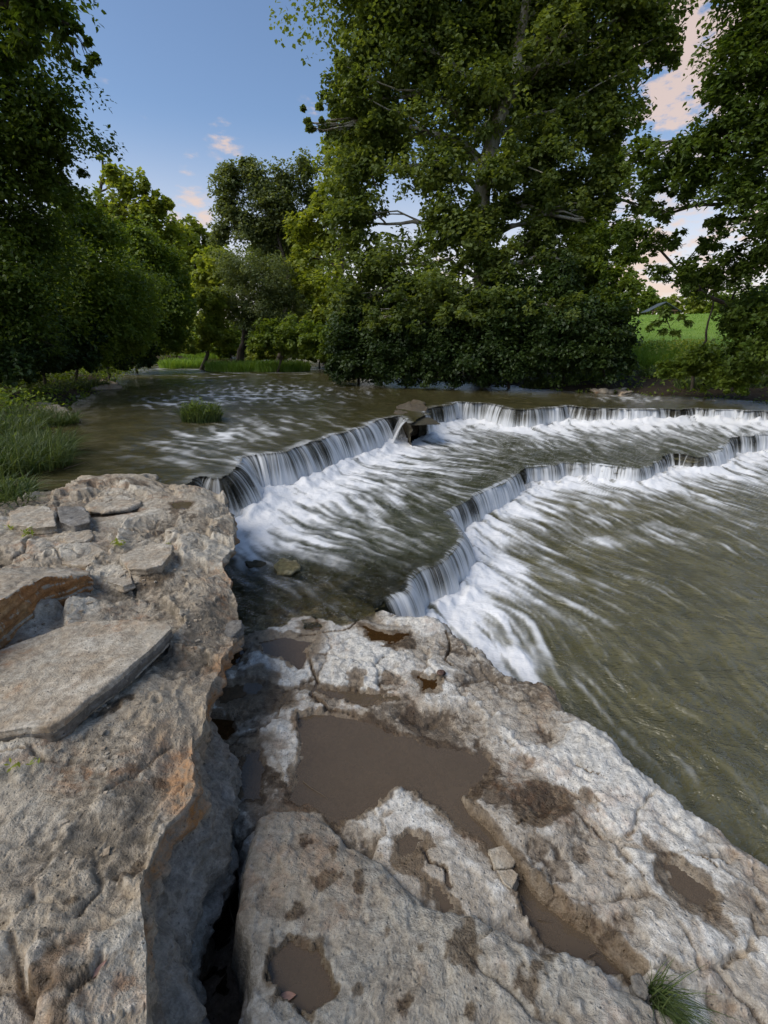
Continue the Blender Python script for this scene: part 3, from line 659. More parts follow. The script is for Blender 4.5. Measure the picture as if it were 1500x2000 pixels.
stone('far_rock', GL([(1150,752),(1190,744),(1245,742),(1262,752),(1220,762),(1160,764)], .42), .42, .12, 'flat brown rock at the foot of the right bank', 'slab', amp=.05, voxel=.04, seed=20, shared=2.)
stone('far_rock', GL([(1208,760),(1230,757),(1236,765),(1214,768)], .42), .42, .1, 'little loose stone in front of the flat rock on the right bank', 'slab', amp=.03, voxel=.03, seed=21, shared=2.)
stone('crack_pebble', GL([(330,1972),(350,1962),(364,1974),(356,1994),(334,1992)], -.20), -.19, .05, 'small pale stone at the bottom of the deep crack', 'grey', voxel=.006, amp=.006, seed=22, cat='pebble')
stone('crack_pebble', GL([(418,1722),(430,1718),(436,1726),(424,1732)], -.21), -.20, .03, 'little brown pebble high up in the deep crack', 'mud', voxel=.006, amp=.004, seed=23, cat='pebble')
stone('wedge_stone', GL([(1236,1908),(1250,1904),(1264,1930),(1262,1950),(1246,1938)], .03), .03, .07, 'pale splinter of stone wedged in the crack beside the grass tuft', 'grey', voxel=.006, amp=.005, seed=24)
stone('crack_plate', GL([(952,1660),(985,1650),(1006,1680),(1000,1692),(966,1694)], -.002), -.002, .05, 'small loose plate of pale rock beside the long crack', 'slab', voxel=.006, amp=.005, seed=25)
stone('crack_plate', GL([(968,1698),(1002,1696),(1012,1706),(1000,1734),(984,1722)], -.002), -.002, .05, 'smallest loose plate, just below the other one beside the long crack', 'slab', voxel=.006, amp=.005, seed=26)
for i, (px, py, r) in enumerate([(262,708,.22),(285,706,.2),(305,708,.16),(330,707,.2),(250,712,.2),(640,712,.3),(668,710,.2)]):
    a, b = G(px, py, .40)
    stone('cobble', [(a+r*math.cos(t)*(.8+.3*random.random()), b+r*math.sin(t)) for t in np.linspace(0, 5.3, 7)], .44, .14, ['grey cobble at the far left water line, left of a pair','grey cobble at the far left water line, second of the row','smallest grey cobble in the far left row','rightmost grey cobble of the far left row','wet cobble nearest the left trees at the water line','broad low stone in the far riffle by the right trees','small low stone in the far riffle by the right trees'][i], 'grey', voxel=.05, amp=.05, seed=30+i, shared=2., group='cobbles at the far water line')

# pit bed in the deep crack
gx, gy = np.meshgrid(np.linspace(-1.0, .1, 130), np.linspace(-.6, 2.2, 260))
bz = -.23+fbm(gx, gy, 5, 5, 800, .6)*.06+fbm(gx, gy, 22, 3, 801)*.012+sstep(1.15, 1.6, gy)*.17
tag(field('crack_bed', gx, gy, bz, np.ones_like(gx, bool), M['mud']), kind='structure')
pp = GL([(415,1790),(445,1770),(480,1830),(486,1900),(470,1960),(440,1950),(420,1960),(405,1900)], -.28)
puddle('puddle', pp, -.225, 'darkpuddle', 'black still water at the bottom of the deep crack', grow=.02)
puddle('puddle', GL([(430,1690),(460,1685),(478,1700),(464,1760),(450,1740)], -.27), -.222, 'darkpuddle', 'sliver of black water at the back of the deep crack', grow=.01)

# ------------------------------------------------------------------ steps of bedrock behind the waterfalls
def normals2(P, down):
    t = np.gradient(P, axis=0); n = np.stack([t[:, 1], -t[:, 0]], -1); n /= np.linalg.norm(n, axis=1)[:, None]+1e-9
    return n*down
def step_wall(name, lip, z0, z1, back, down=1, rec=.03):
    P, s = resample(lip, .03); n = smooth1(normals2(P, down), 9)
    q = np.r_[np.linspace(-back, -.02, 10), np.zeros(22)]; zz = np.r_[np.full(10, z0), np.linspace(z0-.01, z1, 22)]
    XX = P[:, None, 0]+n[:, None, 0]*q[None, :]; YY = P[:, None, 1]+n[:, None, 1]*q[None, :]; ZZ = np.repeat(zz[None, :], len(P), 0)
    fc = (q == 0)[None, :]
    o = (noise3(XX*2, YY*2, ZZ*16, 3)*rec-rec+fbm(s[:, None]+0*ZZ, ZZ*2, 3, 3, 4)*rec*1.5)*fc
    XX = XX+n[:, None, 0]*o; YY = YY+n[:, None, 1]*o; ZZ = ZZ+(~fc)*fbm(XX, YY, 5, 3, 6)*.015
    o = field(name, XX, YY, ZZ, np.ones_like(XX, bool), M['wetrock']); tag(o, kind='structure'); return o
step_wall('riverbed_step', U_LEFT, ZU-.035, ZM-.3, .5)
step_wall('riverbed_step', U_RIGHT, ZU-.035, ZM-.3, .12)
step_wall('riverbed_step', np.vstack([L_NEAR, L_MID[1:]]), ZM-.03, ZL-.4, .4)
step_wall('riverbed_step', L_FAR, ZM-.03, ZL-.4, .4)

# ------------------------------------------------------------------ waterfalls
def curtain(name, lip, z0, drop, label, top=None, bot=None, down=1, throw=.12, seed=0, dens0=.5, lead=.12, step=.006, sub=0.0, taper=(0, 0)):
    P, s = resample(lip, step); n = normals2(P, down); n = smooth1(smooth1(n, max(3, int(.16/step))), max(3, int(.1/step))); n /= np.linalg.norm(n, axis=1)[:, None]
    P = smooth1(P, max(3, int(.05/step)))
    P = P+n*(noise2(s*2.6, s*0+seed, 3)*.06+noise2(s*11, s*0+seed, 4)*.012)[:, None]
    t = np.r_[np.linspace(-1, 0, 7)[:-1], np.linspace(0, 1, 26)]
    th = throw*(1+.40*noise2(s*1.7, s*0+seed, 11)+.15*noise2(s*9, s*0+seed, 12)+.08*noise2(s*30, s*0+seed, 13))
    T = np.clip(t, 0, 1)[None, :]
    out = np.where(t[None, :] < 0, t[None, :]*lead, th[:, None]*(T**.62))
    stp = sub*sstep(.42, .6, T)*sstep(-.1, .3, noise2(s*1.4, s*0+seed, 21))[:, None]
    out = out+stp
    zt_ = z0+0*s if top is None else top(P[:, 0], P[:, 1])
    zb_ = z0-drop+0*s if bot is None else bot(P[:, 0], P[:, 1])-.04
    dr = (zt_-zb_)[:, None]*(T**1.25)
    Z = zt_[:, None]+.004-dr+.006*np.exp(-((t[None, :]+.15)/.3)**2)
    Z = Z+np.where(T > 0, noise2(s[:, None]*20+0*T, T*2, 9)*.006, 0)
    XX = P[:, None, 0]+n[:, None, 0]*out; YY = P[:, None, 1]+n[:, None, 1]*out
    big = noise2(s*1.1, s*0+seed, 30)*.70+noise2(s*5, s*0+seed, 31)*.45+noise2(s*14, s*0+seed, 32)*.28+noise2(s*37, s*0, 33)*.22
    ends = sstep(0, .12, s)*sstep(s[-1], s[-1]-.12, s)
    D = (dens0+big)[:, None]+.55*sstep(.35, 1.0, T)-.25*sstep(.12, .0, T)
    D = D-(1-ends)[:, None]*.8
    D = np.where(t[None, :] < 0, (D*(1+t[None, :])**1.5)-.9*(-t[None, :])**.8, D)
    XX, YY, Z = XX, YY, Z
    V = np.stack([XX, YY, Z], -1).reshape(-1, 3); F = grid_faces(len(s), len(t))
    c = V.mean(0); c[2] = z0-drop
    o = mesh_np(name, V, F, M['fall'], dict(dens=D), True, origin=c)
    a = o.data.attributes.new('st', 'FLOAT_VECTOR', 'POINT')
    st = np.stack([np.repeat(s[:, None], len(t), 1), np.repeat(t[None, :], len(s), 0), np.zeros((len(s), len(t)))+seed], -1)
    a.data.foreach_set('vector', st.astype(np.float32).ravel())
    return tag(o, label, 'waterfall', 'waterfalls over the rock steps'), P, n, th
def midz(x, y): return ZM+.19*sstep(2.0, 5.5, x)*sstep(6.2, 9.2, y)-.05*sstep(2, 5, x)*sstep(7, 5.5, y)
def poolz(x, y): return ZL+.09*sstep(.6, 4.5, x)*sstep(3.2, 6, y)
falls = []
falls.append(curtain('waterfall', U_LEFT, ZU, ZU-ZM+.04, 'tall diagonal waterfall pouring off the upper step beside the left ledge', bot=midz, throw=.25, seed=1, dens0=.58, sub=.0))
falls.append(curtain('waterfall', U_RIGHT, ZU, ZU-ZM+.04, 'long straight upper waterfall running right from the dry boulder to the right bank', bot=midz, throw=.13, seed=2, dens0=.56, step=.010, sub=.0))
falls.append(None)
falls.append(curtain('waterfall', L_NEAR, ZM, ZM-ZL+.03, 'zigzag lower waterfall ending at the tip of the pale rock shelf', top=midz, bot=poolz, throw=.15, seed=4, dens0=.62, step=.005))
falls.append(curtain('waterfall', L_MID, ZM, ZM-ZL+.03, 'low lower waterfall in the middle of the river, right of the zigzag one', top=midz, bot=poolz, throw=.10, seed=5, dens0=.60, step=.008))
falls.append(curtain('waterfall', L_FAR, ZM, ZM-ZL+.03, 'lower waterfall reaching the right edge of the photo', top=midz, bot=poolz, throw=.14, seed=6, dens0=.62, step=.010))

# ------------------------------------------------------------------ water sheets with flow drawn by tracing streamlines
class Flow:
    def __init__(s, x0, x1, y0, y1, st, arrows, z, seed):
        s.x0, s.y0, s.st = x0, y0, st
        gx = np.arange(x0, x1, st); gy = np.arange(y0, y1, st); s.X, s.Y = np.meshgrid(gx, gy); s.shape = s.X.shape
        vx = np.zeros(s.shape); vy = vx.copy(); w = vx+1e-9
        for (a, b, c, d) in arrows:
            p = np.array(G(a, b, z)); q = np.array(G(c, d, z)); v = (q-p)/np.linalg.norm(q-p)
            k = 1/(((s.X-p[0])**2+(s.Y-p[1])**2)**1.5+.02); vx += k*v[0]; vy += k*v[1]; w += k
        vx /= w; vy /= w
        ps = fbm(s.X, s.Y, .8, 2, seed)*.22+fbm(s.X, s.Y, 2.2, 3, seed+4)*.042
        dy, dx = np.gradient(ps, st); vx += dy*.8; vy -= dx*.8
        m = np.hypot(vx, vy)+1e-6; s.vx, s.vy = vx/m, vy/m
        rn = np.random.default_rng(seed); w1 = rn.random(s.shape)
        w2 = noise2(s.X*16, s.Y*16, seed+9)*.5+.5; w3 = noise2(s.X*45, s.Y*45, seed+10)*.5+.5
        s.w = w1*.45+w2*.35+w3*.35
    def samp(s, A, x, y):
        fx = np.clip((x-s.x0)/s.st, 0, s.shape[1]-1.001); fy = np.clip((y-s.y0)/s.st, 0, s.shape[0]-1.001)
        i = fx.astype(int); j = fy.astype(int); u = fx-i; v = fy-j
        return (A[j, i]*(1-u)+A[j, i+1]*u)*(1-v)+(A[j+1, i]*(1-u)+A[j+1, i+1]*u)*v
    def streak(s, n=26, h=None):
        h = h or s.st*1.1
        acc = s.w.copy()
        for sg in (1, -1):
            x, y = s.X.copy(), s.Y.copy()
            for k in range(n):
                x, y = x+sg*h*s.samp(s.vx, x, y), y+sg*h*s.samp(s.vy, x, y); acc += s.samp(s.w, x, y)
        acc /= 2*n+1; lo, hi = np.percentile(acc, (2, 98)); return np.clip((acc-lo)/(hi-lo), 0, 1)
    def dash(s, n=9, f=6.):
        keep = s.w; s.w = noise2(s.X*f, s.Y*f, 401)*.6+noise2(s.X*f*2.2, s.Y*f*2.2, 402)*.5+noise2(s.X*f*5, s.Y*f*5, 403)*.35; o = s.streak(n); s.w = keep; return o
    def advect(s, src, dist, step=.04, L=.5):
        acc = src.copy(); x, y = s.X.copy(), s.Y.copy()
        for k in range(int(dist/step)):
            x, y = x-step*s.samp(s.vx, x, y), y-step*s.samp(s.vy, x, y)
            acc = np.maximum(acc, s.samp(src, x, y)*math.exp(-(k+1)*step/L))
        return acc
def band(fl, P, thr, width, seed, out=0.1, dn=None):
    """white water born along the foot of a fall"""
    X, Y = fl.X, fl.Y
    d, al = seg_dist(X, Y, P)
    k = np.exp(-(d/width)**2)
    return k*(.95+.5*noise2(al*2.2, al*0, seed)+.25*noise2(al*8, al*0, seed+5)+.45*noise2(X*7, Y*7, seed+2)+.35*noise2(X*19, Y*19, seed+3))
def foot(f, off=.0):
    o, P, n, th = f
    Q = P+n*(th.mean()+off); return Q[::max(1, int(len(Q)/40))]

# lower pool
fl = Flow(-.4, 11.5, .2, 9.6, .02, [(900,1040,980,1080),(850,1190,1000,1300),(1000,960,1120,1000),(1150,920,1250,960),(1300,920,1420,960),(1450,900,1500,925),
        (1100,1100,1300,1180),(1200,1250,1450,1420),(1050,1280,1150,1400),(1350,1050,1500,1120),(1250,1050,1400,1120),(1400,1500,1500,1600),(1250,1420,1350,1550),(1450,1300,1500,1350)], ZL, 51)
SHW = SHELF
src = np.maximum.reduce([band(fl, foot(falls[3], .05), 0, .20, 1), band(fl, foot(falls[4], .06), 0, .22, 2), band(fl, foot(falls[5], .08), 0, .26, 3)])
tip = GL([(862,1192),(900,1232),(950,1262),(1010,1290)], ZL); d, _ = seg_dist(fl.X, fl.Y, tip); src = np.maximum(src, np.exp(-(d/.11)**2)*1.1)
fo = fl.advect(np.clip(src, 0, 1.5), 2.2, .04, .62)
for (px, py, r) in [(1280,1045,.35),(1180,1060,.25),(1130,985,.4),(1350,960,.4),(1040,1270,.16)]:
    a, b = G(px, py, ZL); fo = np.maximum(fo, .55*np.exp(-(np.hypot(fl.X-a, fl.Y-b)/r)**2)*(.5+.8*(fbm(fl.X, fl.Y, 5, 4, 4)+.5)))
sk = fl.streak(8)
ds = fl.dash(7, 5.); ds2 = fl.dash(5, 12.)
fo = fo*np.clip(.15+.45*sk+.85*ds+.35*ds2-.15+.5*np.clip(fo-.6, 0, 1), 0, 1.6)
fo = fo+.15*sstep(.60, .95, sk)*(.4+.9*ds)+.30*sstep(.5, .95, .6*ds+.5*ds2)*sstep(-.1, .35, fbm(fl.X, fl.Y, .9, 3, 12))  # added terms paint silvery sky sheen on the pool, besides the froth
X, Y = fan_grid(.2, 9.4, .0052, .9, -.15, 1.22, 560, .9)
FO = np.clip(fl.samp(fo, X, Y), 0, 1.4); SK = fl.samp(sk, X, Y)
Lall = np.vstack([L_NEAR, L_MID[1:], L_FAR, [(14, 7.0), (14, -3)], GL([(1640,1760),(1420,1622),(1232,1482),(1075,1320),(985,1296),(850,1206),(742,1180)])*np.array((.93, .93))])
dfo = np.minimum.reduce([seg_dist(X, Y, foot(f, .03))[0] for f in (falls[3], falls[4], falls[5])])
Z = poolz(X, Y)+np.exp(-(dfo/.09)**2)*(.03+.05*fbm(X, Y, 6, 3, 90)+.03*fbm(X, Y, 15, 2, 92))+.035*np.clip(FO, 0, 1)*(.4+fbm(X, Y, 5, 4, 60)*1.1)+(SK-.5)*.0015+fbm(X, Y, 1.6, 3, 61)*.014
o = field('lower_water', X, Y, Z, sdf(X, Y, Lall) < .12, M['pool'], dict(foam_sheen=FO, streak=SK, clear=X*0)); tag(o, kind='structure')

# middle water over the shallow step
fl = Flow(-2.6, 12, 1.9, 12.5, .022, [(470,990,620,1040),(560,950,700,1010),(640,900,800,960),(740,850,900,900),(900,830,980,860),(1100,825,1200,870),(1300,830,1380,870),(1450,830,1500,850),
        (600,1080,740,1130),(480,1080,560,1150),(760,1000,860,1060),(900,920,980,930),(1100,870,1180,900)], ZM, 71)
src = np.maximum.reduce([band(fl, foot(falls[0], .07), 0, .24, 11), band(fl, foot(falls[1], .06), 0, .26, 12)*.9])
fo = fl.advect(np.clip(src, 0, 1.5), 2.6, .045, 1.05)
for pts, r, w in [([(560,1060),(620,1052),(690,1012),(730,975),(760,965)], .07, .55), ([(640,985),(740,1005),(800,1030)], .05, .35), ([(600,935),(720,930),(800,905)], .12, .5), ([(480,1010),(560,1000),(640,990)], .10, .5), ([(950,880),(1150,868),(1280,872)], .16, .45), ([(880,850),(1000,850),(1150,838)], .25, .4), ([(700,890),(850,890),(950,900)], .2, .5)]:
    d, al = seg_dist(fl.X+.05*fbm(fl.X, fl.Y, 4, 3, 3), fl.Y+.05*fbm(fl.X, fl.Y, 4, 3, 5), GL(pts, ZM)); fo = np.maximum(fo, w*np.exp(-(d/r)**2)*(.6+.6*noise2(al*4, al*0, 3)))
sk = fl.streak(6); ds = fl.dash(6, 4.5); ds2 = fl.dash(4, 11.)
fo = fo*np.clip(.45*sk+1.0*ds+.5*ds2-.02+.7*np.clip(fo-.5, 0, 1), 0, 1.8)+.16*sstep(.55, .95, sk)*(.3+ds)  # last term is a painted silver sheen along the flow
X, Y = fan_grid(1.9, 12.2, .0052, .9, -.62, 1.3, 640, .9)
FO = np.clip(fl.samp(fo, X, Y), 0, 1.4); SK = fl.samp(sk, X, Y)
L2 = np.vstack([L_NEAR, L_MID[1:], L_FAR]); 
mp_ = np.vstack([L2, [(14, 9.5)], U_RIGHT[::-1], U_LEFT[::-1], [(-2.2, 4.4), (-1.6, 3.2), (-1.5, 2.2)], GL([(455,1240),(560,1230),(700,1210),(742,1178)], ZM)])
lum = fbm(X, Y, 3.2, 4, 81, .55)
dfo = np.minimum.reduce([seg_dist(X, Y, foot(f, .03))[0] for f in (falls[0], falls[1])])
ZZ = midz(X, Y)+np.exp(-(dfo/.12)**2)*(.055+.09*fbm(X, Y, 5, 3, 90)+.03*fbm(X, Y, 13, 2, 92))+.030*np.clip(FO, 0, 1)*(.4+fbm(X, Y, 5, 4, 63))+(SK-.5)*.002+np.clip(lum, -.2, 1)*.030*sstep(.0, .3, -sdf(X, Y, mp_))*sstep(2.6, 3.2, Y)
clear = sstep(3.9, 2.9, Y+.4*X*0)*.9+.15
ndl, _ = seg_dist(X, Y, L2); ZZ = ZZ*sstep(0, .1, ndl)+(midz(X, Y)-.002)*(1-sstep(0, .1, ndl))
FO = FO*(.45+.55*sstep(3.1, 3.9, Y+.5*fbm(X, Y, 2, 3, 88)))
o = field('shallow_water', X, Y, ZZ, sdf(X, Y, mp_) < .012, M['middle'], dict(foam_sheen=FO, streak=SK, clear=clear)); tag(o, kind='structure')
bx, by = fan_grid(1.9, 9, .012, .9, -.62, 1.1, 300, .9)
bz = midz(bx, by)-.075+np.clip(fbm(bx, by, 2.6, 5, 91, .6), -1, 1)*.10+np.abs(fbm(bx, by, 7, 4, 93, .6))*.03
tag(field('riverbed', bx, by, bz, sdf(bx, by, mp_) < -.03, M['bed']), kind='structure')

# upper river
RIV = GL([(62,964),(74,930),(108,880),(132,820),(150,790),(200,766),(232,752),(252,722),(330,707),(420,696)], ZU)
RIVR = GL([(596,698),(692,712),(722,733),(860,745),(1000,757),(1150,768),(1300,775),(1500,788),(1720,800)], ZU)
fl = Flow(-9, 12, 3.8, 30, .05, [(420,720,430,760),(350,740,380,800),(300,800,380,860),(250,880,400,905),(500,740,560,790),(500,830,560,860),(700,740,740,790),(900,760,930,785),(1150,775,1160,792),(1400,785,1410,798)], ZU, 95)
sk = fl.streak(4)
X, Y = fan_grid(3.9, 60, .0075, .6, -1.05, 1.25, 560, .5)
SK = fl.samp(sk, X, Y)*sstep(26, 18, Y)+.5*sstep(18, 26, Y)
dl, _ = seg_dist(X, Y, U_LEFT); dr, _ = seg_dist(X, Y, U_RIGHT)
FO = .25*np.exp(-(dl/.10)**2)+.2*np.exp(-(dr/.15)**2)
rif = np.exp(-((Y-21)/4.5)**2)*sstep(-.1, .4, fbm(X, Y*2, 1.2, 4, 3))*.5*sstep(-1.5, -3, X); FO = FO+rif
for (px, py, r, w) in [(450,780,1.2,.35),(560,760,1.2,.25),(380,740,1.4,.3),(640,790,.6,.2),(300,880,.5,.2),(430,850,.6,.25),(330,790,.5,.10),(1230,775,.5,.35),(520,830,.5,.12)]:
    a, b = G(px, py, ZU); FO = FO+w*np.exp(-(np.hypot(X-a, (Y-b)*.6)/r)**2)*sstep(-.15, .4, fbm(X, Y, 3, 4, 33))
ds = fl.dash(5, 4.); ds2 = fl.dash(4, 9.)
DD = np.clip(fl.samp(ds, X, Y)*.6+fl.samp(ds2, X, Y)*.5, 0, 1)*sstep(28, 20, Y)
for (px, py, rx, ry, w) in [(470,760,2.2,3.,.42),(560,830,1.3,1.6,.40),(380,860,.9,.8,.36),(330,790,1.2,1.3,.25),(640,770,1.8,2.,.28),(1250,778,1.6,.9,.5),(420,900,.7,.4,.4)]:
    a, b = G(px, py, ZU); FO = FO+.95*w*np.exp(-((X-a)/rx)**2-((Y-b)/ry)**2)*(.25*DD+.35*sstep(.35, .95, DD)+.55*sstep(.3, 1., SK))  # pale patches painted in place of sky reflection on the river
Ul = np.vstack([[(-3.2, 4.0), (-1.9, 4.25)], U_LEFT, U_RIGHT, [(18, 9.8), (18, 16), (10, 40), (0, 70), (-30, 70), (-14, 20), (-6, 5)]])
Z = ZU+(SK-.5)*.006*sstep(14, 8, Y)+fbm(X, Y*1.3, 1.6, 4, 64)*.035*sstep(20, 10, Y)*sstep(0, .4, np.minimum(dl, dr))
o = field('river_water', X, Y, Z, sdf(X, Y, Ul) < .01, M['upper'], dict(foam_sheen=FO, streak=SK, clear=X*0)); tag(o, kind='structure')

# ------------------------------------------------------------------ ground: banks, field, everything out to the horizon
RIVER = np.vstack([[(-2.3, 4.1)], RIV, [(-8, 60), (4, 60)], RIVR, [(16, 9.6), (40, 6), (40, -6), (3.5, -6), (2.6, -1.5), (-8, -3), (-7, 3.2)]])
rr = [0.]; r = 1.5
while r < 700: rr.append(r); r *= 1.022
rr = np.array(rr); aa = np.linspace(-PI, PI, 720)
X = rr[:, None]*np.sin(aa)[None, :]; Y = 6+rr[:, None]*np.cos(aa)[None, :]
s = sdf(X, Y, RIVER)+fbm(X, Y, .9, 4, 210)*.5
def ground_z(x, y, s):
    bank = .30+sstep(-.1, 1.2, s)*.22+sstep(1.0, 7, s)*.55
    rise = sstep(10, 60, np.hypot(x, y))*2.6*sstep(-4, 6, x)
    return np.where(s < 0, .30+np.clip(s, -1.2, 0)*1.3, bank)+rise*(s > 0)*sstep(0, 6, s)
def ground_at(x, y):
    a = np.array([x]); b = np.array([y]); return float(ground_z(a, b, sdf(a, b, RIVER))[0])
Z = ground_z(X, Y, s)+fbm(X, Y, .8, 4, 220)*.10*sstep(0, 1, s)
grassy = sstep(5, 8, X)*sstep(14, 18, Y)+sstep(30, 60, np.hypot(X, Y))
V = np.stack([X, Y, Z], -1).reshape(-1, 3)
o = mesh_np('ground', V, grid_faces(len(rr), 720), M['ground'], dict(grassy=np.clip(grassy, 0, 1).ravel())); tag(o, kind='structure')

# ------------------------------------------------------------------ vegetation builders
def tube_mesh(paths, sides=7):
    """paths: list of (points Nx3, radii N)"""
    VV, FF, k = [], [], 0
    for P, Rr in paths:
        P = np.asarray(P, float); n = len(P); Rr = np.asarray(Rr, float)
        T = np.gradient(P, axis=0); T /= np.linalg.norm(T, axis=1)[:, None]+1e-9
        ref = np.array((0, 0, 1.)) if abs(T[:, 2]).mean() < .8 else np.array((1., 0, 0))
        A = np.cross(T, ref); A /= np.linalg.norm(A, axis=1)[:, None]+1e-9; B = np.cross(T, A)
        th = np.linspace(0, 2*PI, sides, endpoint=False)
        ring = P[:, None]+Rr[:, None, None]*(A[:, None]*np.cos(th)[None, :, None]+B[:, None]*np.sin(th)[None, :, None])
        VV.append(ring.reshape(-1, 3))
        i = np.arange(n-1)[:, None]*sides; j = np.arange(sides)[None, :]; j2 = (j+1) % sides
        FF.append(np.stack([i+j, i+j2, i+sides+j2, i+sides+j], -1).reshape(-1, 4)+k); k += n*sides
    return np.vstack(VV), np.vstack(FF)
def bend(a, b, sag, n=10, wob=.04, r=None):
    r = r or rng
    a, b = np.array(a, float), np.array(b, float); t = np.linspace(0, 1, n)[:, None]; L = np.linalg.norm(b-a)
    P = a+(b-a)*t+np.array((0, 0, 1))*sag*L*np.sin(PI*t)
    w = np.cumsum(r.normal(0, wob*L/n**.5, (n, 3)), 0); w -= w[0]+(w[-1]-w[0])*t
    return P+w
def leaves(C, N_out, size, r, droop=.35, up=.75, aspect=.62, six=False):
    """kite leaves at centres C; N_out = outward direction; returns verts, faces"""
    n = len(C)
    nr = r.normal(0, 1, (n, 3)); nr[:, 2] = np.abs(nr[:, 2])
    Nn = nr*.8+np.array((0, 0, up*.8))+N_out*.4; Nn /= np.linalg.norm(Nn, axis=1)[:, None]
    D = r.normal(0, 1, (n, 3))+N_out*.8; D[:, 2] -= droop*1.5
    D -= (D*Nn).sum(1)[:, None]*Nn; D /= np.linalg.norm(D, axis=1)[:, None]+1e-9
    S = np.cross(Nn, D); L = (size*(.6+.8*r.random(n)))[:, None]; W = L*aspect*.5
    if six:
        pts = [C-D*L*.5, C-D*L*.16+S*W*.95, C+D*L*.18+S*W*.55+Nn*L*.03, C+D*L*.5-Nn*L*.08, C+D*L*.18-S*W*.55+Nn*L*.03, C-D*L*.16-S*W*.95]
        V = np.stack(pts, 1).reshape(-1, 3); b = np.arange(n)[:, None]*6
        F = np.vstack([b+np.array((0, 1, 2, 3)), b+np.array((0, 3, 4, 5))]); k = 6
    else:
        V = np.stack([C-D*L*.5, C+S*W-D*L*.05, C+D*L*.5-Nn*L*.1, C-S*W-D*L*.05], 1).reshape(-1, 3); F = np.arange(n*4).reshape(-1, 4); k = 4
    return V, F, k
def crown_leaves(blobs, nclus, nleaf, size, r, cr=.30, shell=.55, flat=.8, droop=.35):
    """leaf clusters spread through ellipsoidal masses of foliage; returns centres, outward, cluster tint, cluster centres"""
    C, O, T, CC = [], [], [], []
    vol = np.array([b[3]*b[3] for b in blobs]); vol = vol/vol.sum()
    for b, w in zip(blobs, vol):
        c = np.array(b[:3]); rad = b[3]; k = max(3, int(nclus*w))
        d = r.normal(0, 1, (k, 3)); d /= np.linalg.norm(d, axis=1)[:, None]
        rr_ = (shell+(1-shell)*r.random(k))*(1+.16*r.normal(0, 1, k)); rr_[::3] = r.random(len(rr_[::3]))*.8
        cc = c+d*rr_[:, None]*rad*np.array((1, 1, flat)); CC.append(cc)
        rc = rad*cr*(.5+r.random(k))
        m = max(4, int(nleaf*(.7+.6*r.random())))
        off = r.normal(0, 1, (k, m, 3)); off *= (r.random((k, m, 1))**.45)/np.linalg.norm(off, axis=2)[:, :, None]
        off[:, :, 2] *= .8
        P = cc[:, None]+off*rc[:, None, None]; P[:, :, 2] -= (off[:, :, :2]**2).sum(2)*rc[:, None]*.35
        o = off+d[:, None]*.8
        C.append(P.reshape(-1, 3)); O.append((o/np.linalg.norm(o, axis=2)[:, :, None]).reshape(-1, 3))
        T.append(np.repeat(r.random(k)[:, None]*.6, m, 1).ravel()+r.random(k*m)*.4)
    return np.vstack(C), np.vstack(O), np.concatenate(T), CC
def tree(name, base, blobs, label, cat='tree', leaf='leaf_mid', bark='bark', nclus=300, nleaf=70, size=.13, tr=.16, top=None, cr=.30, shell=.5, seed=0, six=False, group=None, twigs=3, trunk_pts=None, flat=.9, min_z=None, aspect=.62, limbs=True):
    r = np.random.default_rng(seed+1000)
    base = np.array(base, float)
    root = empty(name, base, label, cat, group)
    C, O, T, CC = crown_leaves(blobs, nclus, nleaf, size, r, cr, shell, flat)
    if min_z is not None:
        k = C[:, 2] > min_z; C, O, T = C[k], O[k], T[k]
    V, F, k = leaves(C, O, size, r, six=six, aspect=aspect)
    mesh_np('crown', V-base, F, M[leaf], dict(tint=np.repeat(np.clip(T, 0, 1), k)), False, root)
    tops = np.array([b[:3] for b in blobs])
    if top is None: top = tops[np.argmax(tops[:, 2])]
    if trunk_pts is None: tp = bend(base-np.array((0, 0, .3)), top, 0, 14, .05, r)
    else:
        tp = np.array(trunk_pts, float); t = np.linspace(0, 1, 16); q = np.linspace(0, 1, len(tp)); tp = np.stack([np.interp(t, q, tp[:, i]) for i in range(3)], -1); tp = tp+r.normal(0, .02, tp.shape)*tr*3
    n = len(tp); paths = [(tp, tr*np.linspace(1.15, .22, n))]
    if limbs:
        for b, cc in zip(blobs, CC):
            c = np.array(b[:3]); d = np.linalg.norm(tp-c, axis=1)+np.where(tp[:, 2] > c[2], 4, 0)*.5
            i = min(n-2, max(1, int(np.argmin(d)))); L = np.linalg.norm(c-tp[i]); rad = min(tr*(1.1-.9*i/n)*.5, .075)
            lp = bend(tp[i], c, .08, 9, .08, r); paths.append((lp, rad*np.linspace(1, .25, 9)))
            for j in r.choice(len(cc), min(twigs, len(cc)), replace=False):
                q = lp[r.integers(3, 8)]; paths.append((bend(q, cc[j], .03, 6, .08, r), rad*np.linspace(.4, .08, 6)))
    V, F = tube_mesh(paths, 7)
    mesh_np('trunk', V-base, F, M[bark], None, True, root)
    return root
def B(px, py, rpx, D): p = AT(px, py, D); return (p[0], p[1], p[2], rpx*D/FPX*.95)

